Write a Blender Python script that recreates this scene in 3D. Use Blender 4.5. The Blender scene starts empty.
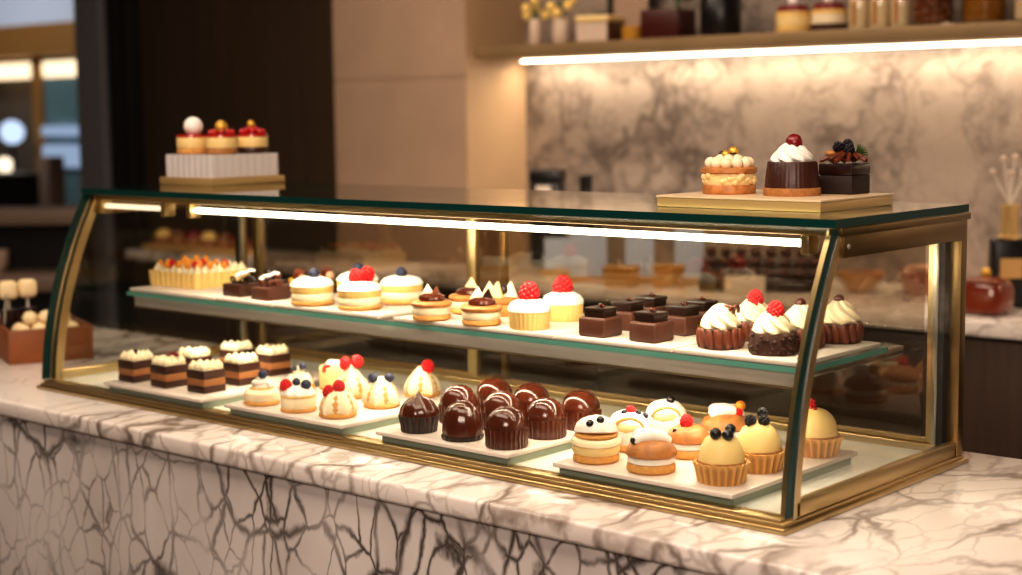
import bpy, bmesh, math, random
from mathutils import Vector, Matrix, noise
random.seed(7)
PI = math.pi
C = bpy.context.scene.collection
scene = bpy.context.scene

# ------------------------------------------------------------------ materials
def lin(c):
    return tuple(((x/255)/12.92 if x/255 <= .04045 else ((x/255+.055)/1.055)**2.4) for x in c)
def newmat(name):
    m = bpy.data.materials.new(name); m.use_nodes = True
    nt = m.node_tree; nt.nodes.clear()
    out = nt.nodes.new('ShaderNodeOutputMaterial')
    return m, nt, out
def N(nt, kind, **kw):
    n = nt.nodes.new(kind)
    for k, v in kw.items(): setattr(n, k, v)
    return n
def mat(name, rgb, rough=.5, metal=0, var=.0, vscale=60, bump=0, bscale=200, coat=0, sss=0, emit=None, estr=0, spec=.5):
    m, nt, out = newmat(name)
    b = N(nt, 'ShaderNodeBsdfPrincipled')
    c = lin(rgb)
    b.inputs['Roughness'].default_value = rough
    b.inputs['Metallic'].default_value = metal
    b.inputs['Specular IOR Level'].default_value = spec
    b.inputs['Coat Weight'].default_value = coat
    b.inputs['Coat Roughness'].default_value = .08
    if sss:
        b.inputs['Subsurface Weight'].default_value = sss
        b.inputs['Subsurface Radius'].default_value = (.012, .008, .005)
        b.inputs['Subsurface Scale'].default_value = .6
    tc = N(nt, 'ShaderNodeTexCoord')
    if var:
        nz = N(nt, 'ShaderNodeTexNoise'); nz.inputs['Scale'].default_value = vscale; nz.inputs['Detail'].default_value = 4
        nt.links.new(tc.outputs['Object'], nz.inputs['Vector'])
        rp = N(nt, 'ShaderNodeValToRGB')
        rp.color_ramp.elements[0].position = .3; rp.color_ramp.elements[1].position = .7
        rp.color_ramp.elements[0].color = tuple(x*(1-var) for x in c)+(1,)
        rp.color_ramp.elements[1].color = tuple(min(1, x*(1+var*.7)) for x in c)+(1,)
        nt.links.new(nz.outputs['Fac'], rp.inputs['Fac'])
        nt.links.new(rp.outputs['Color'], b.inputs['Base Color'])
    else:
        b.inputs['Base Color'].default_value = c+(1,)
    if bump:
        nz2 = N(nt, 'ShaderNodeTexNoise'); nz2.inputs['Scale'].default_value = bscale; nz2.inputs['Detail'].default_value = 5
        nt.links.new(tc.outputs['Object'], nz2.inputs['Vector'])
        bp = N(nt, 'ShaderNodeBump'); bp.inputs['Strength'].default_value = bump; bp.inputs['Distance'].default_value = .003
        nt.links.new(nz2.outputs['Fac'], bp.inputs['Height'])
        nt.links.new(bp.outputs['Normal'], b.inputs['Normal'])
    if emit:
        b.inputs['Emission Color'].default_value = lin(emit)+(1,)
        b.inputs['Emission Strength'].default_value = estr
    nt.links.new(b.outputs[0], out.inputs[0])
    return m
def glass(name, tint, f0, rough=0.0, gcol=(255, 255, 255)):
    """thin architectural glass: see-through with an angle dependent mirror reflection"""
    m, nt, out = newmat(name)
    g = N(nt, 'ShaderNodeNewGeometry')
    dot = N(nt, 'ShaderNodeVectorMath', operation='DOT_PRODUCT')
    nt.links.new(g.outputs['Incoming'], dot.inputs[0]); nt.links.new(g.outputs['Normal'], dot.inputs[1])
    ab = N(nt, 'ShaderNodeMath', operation='ABSOLUTE'); nt.links.new(dot.outputs['Value'], ab.inputs[0])
    om = N(nt, 'ShaderNodeMath', operation='SUBTRACT'); om.inputs[0].default_value = 1; nt.links.new(ab.outputs[0], om.inputs[1])
    pw = N(nt, 'ShaderNodeMath', operation='POWER'); pw.inputs[1].default_value = 5; nt.links.new(om.outputs[0], pw.inputs[0])
    ma = N(nt, 'ShaderNodeMath', operation='MULTIPLY_ADD'); ma.inputs[1].default_value = 1-f0; ma.inputs[2].default_value = f0
    nt.links.new(pw.outputs[0], ma.inputs[0])
    t = N(nt, 'ShaderNodeBsdfTransparent'); t.inputs[0].default_value = lin(tint)+(1,)
    gl = N(nt, 'ShaderNodeBsdfGlossy'); gl.inputs['Roughness'].default_value = rough; gl.inputs['Color'].default_value = lin(gcol)+(1,)
    mx = N(nt, 'ShaderNodeMixShader')
    nt.links.new(ma.outputs[0], mx.inputs[0]); nt.links.new(t.outputs[0], mx.inputs[1]); nt.links.new(gl.outputs[0], mx.inputs[2])
    nt.links.new(mx.outputs[0], out.inputs[0])
    return m
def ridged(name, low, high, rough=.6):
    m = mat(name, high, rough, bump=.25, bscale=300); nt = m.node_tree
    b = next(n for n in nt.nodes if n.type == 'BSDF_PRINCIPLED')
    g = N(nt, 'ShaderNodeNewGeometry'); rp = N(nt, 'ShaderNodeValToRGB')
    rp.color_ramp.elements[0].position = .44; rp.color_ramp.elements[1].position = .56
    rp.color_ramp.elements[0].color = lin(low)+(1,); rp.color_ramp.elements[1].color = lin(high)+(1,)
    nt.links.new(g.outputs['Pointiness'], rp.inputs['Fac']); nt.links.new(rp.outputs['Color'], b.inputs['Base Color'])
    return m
def emis(name, rgb, s):
    m, nt, out = newmat(name)
    e = N(nt, 'ShaderNodeEmission'); e.inputs[0].default_value = lin(rgb)+(1,); e.inputs[1].default_value = s
    nt.links.new(e.outputs[0], out.inputs[0]); return m
def marble(name, base, cloud, vein, scale=9, w=.07, stretch=(1, 1, 1), rot=(0, 0, 0), rough=.15, cover=(.38, .6), fine=.5, warp=.12, seed=0, cells=0.0):
    m, nt, out = newmat(name)
    L = nt.links.new
    g = N(nt, 'ShaderNodeNewGeometry')
    mp = N(nt, 'ShaderNodeMapping'); mp.inputs['Rotation'].default_value = rot; mp.inputs['Scale'].default_value = stretch; mp.inputs['Location'].default_value = (seed, seed*.7, seed*.3)
    L(g.outputs['Position'], mp.inputs['Vector'])
    wn = N(nt, 'ShaderNodeTexNoise'); wn.inputs['Scale'].default_value = 7; wn.inputs['Detail'].default_value = 5
    L(mp.outputs[0], wn.inputs['Vector'])
    sb = N(nt, 'ShaderNodeVectorMath', operation='SUBTRACT'); sb.inputs[1].default_value = (.5, .5, .5); L(wn.outputs['Color'], sb.inputs[0])
    sc = N(nt, 'ShaderNodeVectorMath', operation='SCALE'); sc.inputs['Scale'].default_value = warp; L(sb.outputs[0], sc.inputs[0])
    ad = N(nt, 'ShaderNodeVectorMath', operation='ADD'); L(mp.outputs[0], ad.inputs[0]); L(sc.outputs[0], ad.inputs[1])
    big = N(nt, 'ShaderNodeTexNoise'); big.inputs['Scale'].default_value = 2.6; big.inputs['Detail'].default_value = 3; L(mp.outputs[0], big.inputs['Vector'])
    mask = N(nt, 'ShaderNodeMapRange', interpolation_type='SMOOTHSTEP'); mask.inputs['From Min'].default_value = cover[0]; mask.inputs['From Max'].default_value = cover[1]
    L(big.outputs['Fac'], mask.inputs['Value'])
    def veins(s, wd, amt):
        v = N(nt, 'ShaderNodeTexVoronoi', feature='DISTANCE_TO_EDGE'); v.inputs['Scale'].default_value = s
        L(ad.outputs[0], v.inputs['Vector'])
        wv = N(nt, 'ShaderNodeMath', operation='MULTIPLY_ADD'); wv.inputs[1].default_value = wd; wv.inputs[2].default_value = wd*.15; L(mask.outputs[0], wv.inputs[0])
        r = N(nt, 'ShaderNodeMath', operation='DIVIDE'); L(v.outputs['Distance'], r.inputs[0]); L(wv.outputs[0], r.inputs[1])
        q = N(nt, 'ShaderNodeMapRange', interpolation_type='SMOOTHSTEP'); q.inputs['To Min'].default_value = 1; q.inputs['To Max'].default_value = 0
        L(r.outputs[0], q.inputs['Value'])
        am = N(nt, 'ShaderNodeMath', operation='MULTIPLY_ADD'); am.inputs[1].default_value = amt*.8; am.inputs[2].default_value = amt*.2; L(mask.outputs[0], am.inputs[0])
        mu = N(nt, 'ShaderNodeMath', operation='MULTIPLY'); L(q.outputs[0], mu.inputs[0]); L(am.outputs[0], mu.inputs[1])
        return mu
    v1 = veins(scale, w, 1); v2 = veins(scale*2.3, w*1.3, fine)
    mxv = N(nt, 'ShaderNodeMath', operation='MAXIMUM'); L(v1.outputs[0], mxv.inputs[0]); L(v2.outputs[0], mxv.inputs[1])
    # broken-up vein strength
    n3 = N(nt, 'ShaderNodeTexNoise'); n3.inputs['Scale'].default_value = 11; n3.inputs['Detail'].default_value = 4; L(mp.outputs[0], n3.inputs['Vector'])
    m3 = N(nt, 'ShaderNodeMapRange'); m3.inputs['From Min'].default_value = .25; m3.inputs['From Max'].default_value = .52; L(n3.outputs['Fac'], m3.inputs['Value'])
    mv = N(nt, 'ShaderNodeMath', operation='MULTIPLY'); L(mxv.outputs[0], mv.inputs[0]); L(m3.outputs[0], mv.inputs[1])
    c1 = N(nt, 'ShaderNodeMix', data_type='RGBA'); c1.inputs['A'].default_value = lin(base)+(1,); c1.inputs['B'].default_value = lin(cloud)+(1,)
    n4 = N(nt, 'ShaderNodeTexNoise'); n4.inputs['Scale'].default_value = 5; n4.inputs['Detail'].default_value = 6; L(ad.outputs[0], n4.inputs['Vector'])
    m4 = N(nt, 'ShaderNodeMapRange'); m4.inputs['From Min'].default_value = .35; m4.inputs['From Max'].default_value = .7; L(n4.outputs['Fac'], m4.inputs['Value'])
    mm = N(nt, 'ShaderNodeMath', operation='MULTIPLY'); L(m4.outputs[0], mm.inputs[0])
    mk = N(nt, 'ShaderNodeMath', operation='MULTIPLY_ADD'); mk.inputs[1].default_value = .7; mk.inputs[2].default_value = .3; L(mask.outputs[0], mk.inputs[0]); L(mk.outputs[0], mm.inputs[1])
    L(mm.outputs[0], c1.inputs['Factor'])
    c2 = N(nt, 'ShaderNodeMix', data_type='RGBA'); L(c1.outputs['Result'], c2.inputs['A']); c2.inputs['B'].default_value = lin(vein)+(1,); L(mv.outputs[0], c2.inputs['Factor'])
    b = N(nt, 'ShaderNodeBsdfPrincipled'); b.inputs['Roughness'].default_value = rough
    L(c2.outputs['Result'], b.inputs['Base Color']); L(b.outputs[0], out.inputs[0])
    return m
def wood(name, c1, c2, rough=.45):
    m, nt, out = newmat(name); L = nt.links.new
    g = N(nt, 'ShaderNodeNewGeometry'); mp = N(nt, 'ShaderNodeMapping'); mp.inputs['Scale'].default_value = (30, 30, 1.2)
    L(g.outputs['Position'], mp.inputs['Vector'])
    n = N(nt, 'ShaderNodeTexNoise'); n.inputs['Scale'].default_value = 2; n.inputs['Detail'].default_value = 5; L(mp.outputs[0], n.inputs['Vector'])
    r = N(nt, 'ShaderNodeValToRGB'); r.color_ramp.elements[0].position = .3; r.color_ramp.elements[1].position = .7
    r.color_ramp.elements[0].color = lin(c1)+(1,); r.color_ramp.elements[1].color = lin(c2)+(1,)
    L(n.outputs['Fac'], r.inputs['Fac'])
    b = N(nt, 'ShaderNodeBsdfPrincipled'); b.inputs['Roughness'].default_value = rough
    L(r.outputs[0], b.inputs['Base Color']); L(b.outputs[0], out.inputs[0]); return m

M = {}
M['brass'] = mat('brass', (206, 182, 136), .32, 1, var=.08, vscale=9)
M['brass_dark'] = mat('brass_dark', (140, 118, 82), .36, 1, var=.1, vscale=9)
M['steel'] = mat('steel', (190, 184, 170), .3, 1)
M['rail_steel'] = mat('rail_steel', (176, 170, 163), .42, .2)
M['gap_black'] = mat('gap_black', (18, 17, 16), .6)
M['clear'] = glass('clear_glass', (250, 251, 249), .025)
M['rear'] = glass('rear_glass', (226, 218, 206), .08)
M['topg'] = glass('top_glass', (236, 246, 240), .05)
M['shelfg'] = glass('shelf_glass', (244, 249, 246), .05)
M['edge_dark'] = mat('glass_edge_dark', (8, 52, 48), .35, 0, spec=.3)
M['edge_light'] = mat('glass_edge_light', (92, 148, 136), .15, 0, coat=.4)
M['deck'] = mat('deck', (236, 236, 224), .12, 0, var=.03, vscale=3)
M['tray'] = mat('tray', (220, 206, 194), .3)
M['tray_foot'] = mat('tray_foot', (150, 160, 142), .25)
M['led'] = emis('led', (255, 236, 205), 9)
M['led_dim'] = emis('led_dim', (255, 226, 186), 1.6)
M['marble_top'] = marble('marble_top', (236, 227, 218), (212, 200, 190), (126, 112, 102), 8.5, .085, (1, .55, 1), (0, 0, .7), .2, (.36, .6), .5, .14, 3.1)
M['marble_front'] = marble('marble_front', (226, 218, 212), (186, 176, 170), (84, 76, 72), 9, .066, (1.0, 1, .66), (0, .6, 0), .25, (.29, .53), 1.0, .09, 1.7)
M['marble_wall'] = marble('marble_wall', (164, 150, 137), (134, 122, 113), (104, 94, 87), 3.6, .12, (1, 1, 1), (0, .6, 0), .14, (.34, .56), .6, .45, 5.3)
M['counter_edge'] = M['marble_top']
M['panel_dark'] = wood('panel_dark', (58, 45, 33), (70, 55, 41), .4)
M['cabinet'] = wood('cabinet_wood', (50, 37, 28), (66, 49, 37), .45)
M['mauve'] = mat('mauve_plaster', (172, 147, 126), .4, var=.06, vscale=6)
M['mauve_lit'] = mat('mauve_plaster_lit', (196, 166, 132), .5, var=.04, vscale=5)
M['frame_grey'] = mat('frame_grey', (116, 116, 120), .45)
M['frame_black'] = mat('frame_black', (20, 18, 17), .5)
M['shelf_metal'] = mat('shelf_metal', (150, 126, 92), .45, .3, var=.08, vscale=7)
M['floor'] = mat('floor', (70, 58, 48), .3, var=.15, vscale=3)
M['ceiling'] = mat('ceiling', (150, 140, 128), .8)
M['far_wall'] = mat('far_wall', (92, 82, 72), .6, var=.1, vscale=1.5)
M['far_blue'] = mat('far_blue', (196, 208, 226), .6)
M['gold_paint'] = mat('gold_paint', (150, 108, 56), .4, .3)
M['teal_pane'] = mat('teal_pane', (92, 118, 122), .25)
M['taupe'] = mat('taupe', (138, 118, 104), .5, var=.08, vscale=4)
M['black'] = mat('black', (16, 14, 13), .35)
# food
M['choc'] = mat('chocolate', (60, 29, 17), .42, var=.12, vscale=80, bump=.15)
M['choc_mid'] = mat('chocolate_milk', (78, 42, 28), .5, var=.08, vscale=60)
M['choc_gloss'] = mat('chocolate_glaze', (80, 35, 19), .16, var=.08, vscale=50, coat=.2)
M['choc_dark'] = mat('chocolate_dark', (38, 19, 13), .32, var=.1, vscale=90, coat=.2)
M['choc_crumb'] = mat('chocolate_crumb', (64, 34, 20), .75, var=.3, vscale=260, bump=.6, bscale=400)
M['choc_black'] = mat('chocolate_black', (36, 21, 14), .6, var=.2, vscale=200, bump=.4, bscale=350)
M['choc_flake'] = mat('chocolate_flake', (104, 50, 28), .45, var=.2, vscale=120)
M['caramel'] = mat('caramel_sponge', (156, 103, 60), .6, var=.15, vscale=160, bump=.3, bscale=300)
M['biscuit'] = mat('biscuit', (214, 156, 84), .65, var=.18, vscale=140, bump=.35, bscale=300)
M['biscuit_dark'] = mat('biscuit_dark', (172, 118, 64), .6, var=.25, vscale=120, bump=.35, bscale=260)
M['puff'] = mat('choux', (184, 122, 66), .5, var=.3, vscale=90, bump=.35, bscale=180)
M['sponge'] = mat('sponge', (236, 196, 118), .7, var=.1, vscale=200, bump=.3, bscale=350)
M['custard'] = mat('custard', (244, 214, 150), .45, var=.05, vscale=70)
M['dome'] = mat('mousse_dome', (255, 220, 150), .42, var=.05, vscale=40, spec=.3, sss=.2)
M['cream'] = mat('cream', (246, 228, 192), .5, var=.03, vscale=90, sss=.15)
M['white'] = mat('icing', (250, 244, 234), .42, sss=.1)
M['cheese'] = mat('cheesecake', (240, 208, 140), .5, var=.04)
M['raspberry'] = mat('raspberry', (206, 30, 34), .32, var=.12, vscale=200)
M['cherry'] = mat('cherry', (120, 18, 26), .3, var=.1)
M['redglaze'] = mat('red_glaze', (176, 26, 16), .15, coat=.5)
M['currant'] = mat('currant', (196, 24, 26), .15, coat=.5)
M['blueberry'] = mat('blueberry', (38, 44, 72), .45, var=.25, vscale=120)
M['blackcurrant'] = mat('blackcurrant', (14, 12, 20), .14, coat=.3)
M['blackberry'] = mat('blackberry', (20, 16, 24), .3)
M['orange'] = mat('orange_fruit', (240, 150, 50), .35, var=.1)
M['gold'] = mat('gold_ball', (220, 172, 70), .35, .4, var=.3, vscale=200)
M['hazel'] = mat('hazelnut', (206, 160, 128), .45, var=.15)
M['leaf'] = mat('leaf', (70, 92, 36), .55)
M['paper'] = mat('baking_case', (206, 150, 84), .65, var=.2, vscale=130)
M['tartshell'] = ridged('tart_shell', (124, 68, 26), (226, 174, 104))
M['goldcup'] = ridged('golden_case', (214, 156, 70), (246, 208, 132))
M['acrylic'] = mat('pearl_acrylic', (236, 228, 226), .2, .25, var=.04, vscale=20)
M['plinth'] = mat('plinth_brass', (196, 164, 110), .35, .45)
M['plinth_pale'] = mat('plinth_pale', (226, 200, 164), .35, .15)
M['crate'] = mat('crate_wood', (132, 74, 30), .5, var=.15, vscale=25)
M['truffle'] = mat('truffle_cream', (238, 214, 168), .55, var=.05)
M['blue'] = mat('blue_card', (184, 204, 240), .4)
M['card'] = mat('white_card', (222, 212, 196), .6)
M['tan'] = mat('tan_card', (190, 150, 92), .6)
M['amber'] = mat('amber_glass', (112, 46, 24), .15, coat=.5)
M['amber2'] = mat('honey', (150, 100, 24), .2, coat=.4)
M['copper'] = mat('copper_pan', (150, 84, 52), .35, .4)
M['redbox'] = mat('oxblood_box', (66, 18, 12), .4)
M['brownbox'] = mat('brown_box', (96, 58, 30), .5)
M['nuts'] = mat('nuts', (120, 66, 32), .5, var=.3, vscale=40)
M['jarglass'] = glass('jar_glass', (244, 240, 232), .06)
M['goldlight'] = mat('gold_flower', (214, 176, 96), .3, .5, emit=(255, 205, 120), estr=.25)  # emission adds a faint glow to the flower heads
M['vase'] = mat('vase', (206, 184, 164), .4)
M['mustard'] = mat('mustard', (180, 130, 40), .5)

# ------------------------------------------------------------------ mesh helpers
def box(bm, x0, x1, y0, y1, z0, z1, bev=0, mi=0, seg=2):
    vs = [bm.verts.new(p) for p in ((x0,y0,z0),(x1,y0,z0),(x1,y1,z0),(x0,y1,z0),(x0,y0,z1),(x1,y0,z1),(x1,y1,z1),(x0,y1,z1))]
    fs = [bm.faces.new([vs[i] for i in f]) for f in ((3,2,1,0),(4,5,6,7),(0,1,5,4),(1,2,6,5),(2,3,7,6),(3,0,4,7))]
    for f in fs: f.material_index = mi
    if bev:
        es = list({e for f in fs for e in f.edges})
        bmesh.ops.bevel(bm, geom=es, offset=bev, segments=seg, affect='EDGES', profile=.5)
    return fs
def lathe(bm, prof, seg=28, n=0, amp=0, twist=0, c=(0,0,0), sharp=0, sq=0, lump=0, seed=0, sx=1, sy=1):
    """revolve (r,z) pairs; n/amp make flutes, twist turns them with height, sq squares the plan"""
    rings = []
    z0, z1 = prof[0][1], prof[-1][1]
    for r, z in prof:
        if r < 1e-6:
            rings.append([bm.verts.new((c[0], c[1], c[2]+z))]); continue
        ring = []
        for i in range(seg):
            a = 2*PI*i/seg
            rr = r
            if n:
                w = math.cos(n*a + twist*(z-z0)/(z1-z0+1e-9))
                if sharp: w = 1-2*abs(math.sin((n*a + twist*(z-z0)/(z1-z0+1e-9))/2))**sharp
                rr *= 1+amp*w
            if sq:
                p = 2+sq*6
                rr *= 1/((abs(math.cos(a))**p+abs(math.sin(a))**p)**(1/p))
            if lump:
                rr *= 1+lump*noise.noise(Vector((math.cos(a)*r*120+seed, math.sin(a)*r*120, z*120)))
            ring.append(bm.verts.new((c[0]+rr*math.cos(a)*sx, c[1]+rr*math.sin(a)*sy, c[2]+z)))
        rings.append(ring)
    for a, b in zip(rings, rings[1:]):
        if len(a) == 1 and len(b) == 1: continue
        for i in range(seg):
            j = (i+1) % seg
            if len(a) == 1: bm.faces.new((a[0], b[j], b[i]))
            elif len(b) == 1: bm.faces.new((a[i], a[j], b[0]))
            else: bm.faces.new((a[i], a[j], b[j], b[i]))
    if len(rings[0]) > 1: bm.faces.new(rings[0][::-1])
    if len(rings[-1]) > 1: bm.faces.new(rings[-1])
def ball(bm, c, r, s=(1,1,1), u=14, v=9, lump=0, seed=0, rot=None):
    m = Matrix.Translation(Vector(c))
    if rot: m = m @ rot.to_4x4()
    m = m @ Matrix.Diagonal((s[0], s[1], s[2], 1))
    ret = bmesh.ops.create_uvsphere(bm, u_segments=u, v_segments=v, radius=r, matrix=m)
    if lump:
        for w in ret['verts']:
            d = w.co-Vector(c); w.co = Vector(c)+d*(1+lump*noise.noise(w.co*110+Vector((seed,0,0))))
def tube(bm, pts, r, n=8, taper=1.0):
    pts = [Vector(p) for p in pts]; rings = []
    for k, p in enumerate(pts):
        t = (pts[min(k+1, len(pts)-1)]-pts[max(k-1, 0)]).normalized()
        up = Vector((0,0,1)) if abs(t.z) < .9 else Vector((1,0,0))
        a = t.cross(up).normalized(); b = t.cross(a)
        rr = r*(1+(taper-1)*k/(len(pts)-1))
        rings.append([bm.verts.new(p+a*rr*math.cos(2*PI*i/n)+b*rr*math.sin(2*PI*i/n)) for i in range(n)])
    for a, b in zip(rings, rings[1:]):
        for i in range(n): bm.faces.new((a[i], a[(i+1)%n], b[(i+1)%n], b[i]))
    bm.faces.new(rings[0][::-1]); bm.faces.new(rings[-1])
def kiss(bm, c, r, h, n=0, amp=.1):
    lathe(bm, [(r*.8,0),(r,h*.2),(r*.9,h*.4),(r*.55,h*.65),(r*.22,h*.88),(0,h)], 12, n, amp, 1.5, c)

CACHE = {}
def mesh(key, fn, smooth=True):
    if key in CACHE: return CACHE[key]
    bm = bmesh.new(); fn(bm)
    bmesh.ops.recalc_face_normals(bm, faces=bm.faces)
    me = bpy.data.meshes.new(key.split('|')[0]); bm.to_mesh(me); bm.free()
    if smooth:
        me.polygons.foreach_set('use_smooth', [True]*len(me.polygons))
        me.set_sharp_from_angle(angle=math.radians(42))
    CACHE[key] = me; return me
uid = [0]
def part(root, name, fn, mats, key=None, loc=(0,0,0), rot=(0,0,0), smooth=True, label=None, scale=None):
    if key is None: uid[0] += 1; key = '%s|%d' % (name, uid[0])
    else: key = '%s|%s' % (name, key)
    fresh = key not in CACHE
    me = mesh(key, fn, smooth)
    ml = mats if isinstance(mats, (list, tuple)) else [mats]
    if fresh:
        for k in ml: me.materials.append(M[k])
    elif me.materials[0] != M[ml[0]]:
        me = me.copy(); me.materials.clear(); CACHE[key+ml[0]] = me
        for k in ml: me.materials.append(M[k])
    o = bpy.data.objects.new(name, me); C.objects.link(o)
    o.location = loc; o.rotation_euler = rot
    if scale: o.scale = scale
    if root: o.parent = root
    if label: o['label'] = label
    return o
def tag(o, label, cat, group=None):
    o['label'] = label; o['category'] = cat
    if group: o['group'] = group
    return o
def thing(name, label, cat, loc=(0,0,0), rz=0, group=None):
    o = bpy.data.objects.new(name, None); C.objects.link(o); o.empty_display_size = .02
    o.location = loc; o.rotation_euler = (0,0,rz)
    return tag(o, label, cat, group)
def struct(name, fn, mats, smooth=False, label=None):
    o = part(None, name, fn, mats, smooth=smooth); o['kind'] = 'structure'
    if label: o['label'] = label
    return o

# ------------------------------------------------------------------ the setting
L, D, H = 1.6, .486, .3669
struct('floor', lambda b: box(b, -11, 4.5, -4, 7, -.99, -.95), 'floor')
struct('ceiling', lambda b: box(b, -11, 4.5, -4, 7, 1.9, 1.95), 'ceiling')
struct('wall_back', lambda b: box(b, -.95, 4.5, 2.5, 2.6, -.95, 1.9), 'marble_wall')
def pillar(b):
    box(b, -1.59, -.95, 2.2, 2.6, -.95, .615); box(b, -1.59, -.95, 2.2, 2.6, .621, 1.9)
    box(b, -1.588, -.952, 2.203, 2.6, .61, .63)  # groove shaped to show a faint band of reflected light
po = struct('wall_pillar', pillar, ['mauve', 'mauve_lit'])
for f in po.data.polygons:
    if f.normal.x > .9: f.material_index = 1  # warm shelf light on this side is painted in as beige
struct('wall_left', lambda b: (box(b, -2.79, -2.203, 2.24, 2.34, -.95, 1.9), box(b, -2.197, -1.59, 2.24, 2.34, -.95, 1.9), box(b, -2.21, -2.19, 2.27, 2.34, -.95, 1.9)), 'panel_dark')
struct('trim_1', lambda b: box(b, -3.14, -2.96, 2.16, 2.34, -.95, 1.9, .004), 'frame_grey')
struct('trim_2', lambda b: (box(b, -2.958, -2.88, 2.19, 2.34, -.95, 1.9, .004), box(b, -2.88, -2.85, 2.22, 2.34, -.95, 1.9), box(b, -2.85, -2.79, 2.18, 2.34, -.95, 1.9, .004)), 'frame_black')
struct('wall_far', lambda b: box(b, -11, -5.5, 5.2, 5.3, -.95, 1.9), 'far_wall')
struct('trim_3', lambda b: box(b, -11, -6, 4.9, 5.2, 1.19, 1.9), 'far_blue')
struct('trim_4', lambda b: box(b, -11, -6, 4.85, 5.2, .96, 1.19), 'gold_paint')

# far room things
for k, (x0, x1, lab) in enumerate([(-8.9, -7.98, 'warm strip light under the gold beam, further left of two'), (-7.86, -7.2, 'warm strip light under the gold beam, nearer the dark door frame')]):
    o = part(None, 'strip_light', lambda b, x0=x0, x1=x1: box(b, x0, x1, 4.95, 5.05, .80, .92, .02), 'far_lamp' if 'far_lamp' in M else 'led_dim')
    tag(o, lab, 'light', 'strip lights in the room behind')
PT = t = thing('glass_partition', 'tall teal glass pane with gold mullion in the room behind', 'partition', (-7.6, 5.0, -.95))
part(t, 'mullion', lambda b: box(b, -.40, -.28, -.05, .05, 0, 1.9, .005), 'gold_paint')
part(t, 'pane', lambda b: box(b, -.28, .6, -.02, .02, 0, 1.9), 'teal_pane')
M['cool'] = emis('cool_light', (186, 208, 240), .55)
M['warmball'] = emis('warm_ball', (255, 236, 205), 1.6)
M['coolball'] = emis('cool_ball', (200, 220, 250), 1.1)
for z in (.36, .13):
    part(PT, 'reflection_bar', lambda b, z=z: box(b, -.26, .4, -.08, -.02, z+.95, z+.95+(.08 if z > .2 else .17), .02), 'cool')  # glowing bars imitate window light reflected in the pane
def lamp(x, y, z, r, m, lab):
    t = thing('globe_lamp', lab, 'lamp', (x, y, z), 0, 'glowing globes in the room behind')
    part(t, 'globe', lambda b: ball(b, (0,0,0), r, u=20, v=12), m)
    part(t, 'stand', lambda b: (lathe(b, [(.05, -.98-z+.03+.0), (.05, -.93-z+.0)], 12), tube(b, [(0,0,-.95-z+.02), (0,0,-r*.9)], .012)), 'black')
lamp(-7.97, 4.75, .395, .09, 'coolball', 'large cool white globe lamp blurred in the room behind')
lamp(-8.14, 4.78, .145, .06, 'warmball', 'small warm globe lamp below the large cool globe')
t = thing('coffee_counter', 'taupe counter with dark machine front in the room behind', 'counter', (-6.8, 4.3, -.95))
part(t, 'cabinet', lambda b: box(b, -1.3, .9, -.3, .3, 0, .68), 'black')
part(t, 'countertop', lambda b: box(b, -1.35, .95, -.35, .35, .68, .77, .01), 'taupe')
t = thing('coffee_machine', 'dark boxy coffee machine on the far taupe counter', 'coffee machine', (-7.15, 4.3, -.18))
part(t, 'body', lambda b: (box(b, -.3, .16, -.2, .2, .03, .30, .02), box(b, -.3, .16, -.27, -.2, .20, .30, .01), box(b, -.3, .16, -.27, .2, 0, .04, .01)), 'black')
for gx in (-.17, .02): part(t, 'group_head', lambda b: lathe(b, [(.03, .14), (.035, .2)], 14), 'steel', key='gh', loc=(gx, -.23, 0))
t = thing('menu_pillar', 'taupe post beside the coffee machine in the room behind', 'post', (-6.68, 4.25, -.18))
part(t, 'post', lambda b: box(b, -.06, .08, -.06, .06, 0, .42, .01), 'taupe')

# left back bar, dark with two ledges
t = thing('back_bar', 'dark two-tier back bar with taupe ledges left of the display case', 'back bar', (-3.06, 1.70, -.95), .72)
part(t, 'cabinet', lambda b: (box(b, -1.0, .36, .02, .10, 0, 1.03), box(b, -1.0, .36, -.14, .02, 0, .78)), 'frame_black')
part(t, 'upper_ledge', lambda b: box(b, -1.0, .38, -.08, .14, 1.03, 1.095, .006), 'taupe')
part(t, 'lower_ledge', lambda b: box(b, -1.0, .36, -.20, .02, .78, .85, .006), 'taupe')
rr = Matrix.Rotation(.72, 3, 'Z')
for k, (dx, lab) in enumerate([(-.13, 'white cup on the lower ledge of the dark back bar, left of two'), (.03, 'white cup on the lower ledge of the dark back bar, right of two')]):
    p = rr @ Vector((dx, -.09, 0))
    t = thing('coffee_cup', lab, 'cup', (-3.06+p.x, 1.70+p.y, -.10), 0, 'cups on the back bar')
    part(t, 'bowl', lambda b: lathe(b, [(.035, 0), (.05, .03), (.055, .085), (.05, .085), (.03, .01)], 20), 'vase', key='cupbowl')
    part(t, 'handle', lambda b: tube(b, [(.05, 0, .07), (.08, 0, .06), (.08, 0, .035), (.045, 0, .022)], .006), 'vase', key='cuphandle')

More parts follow.
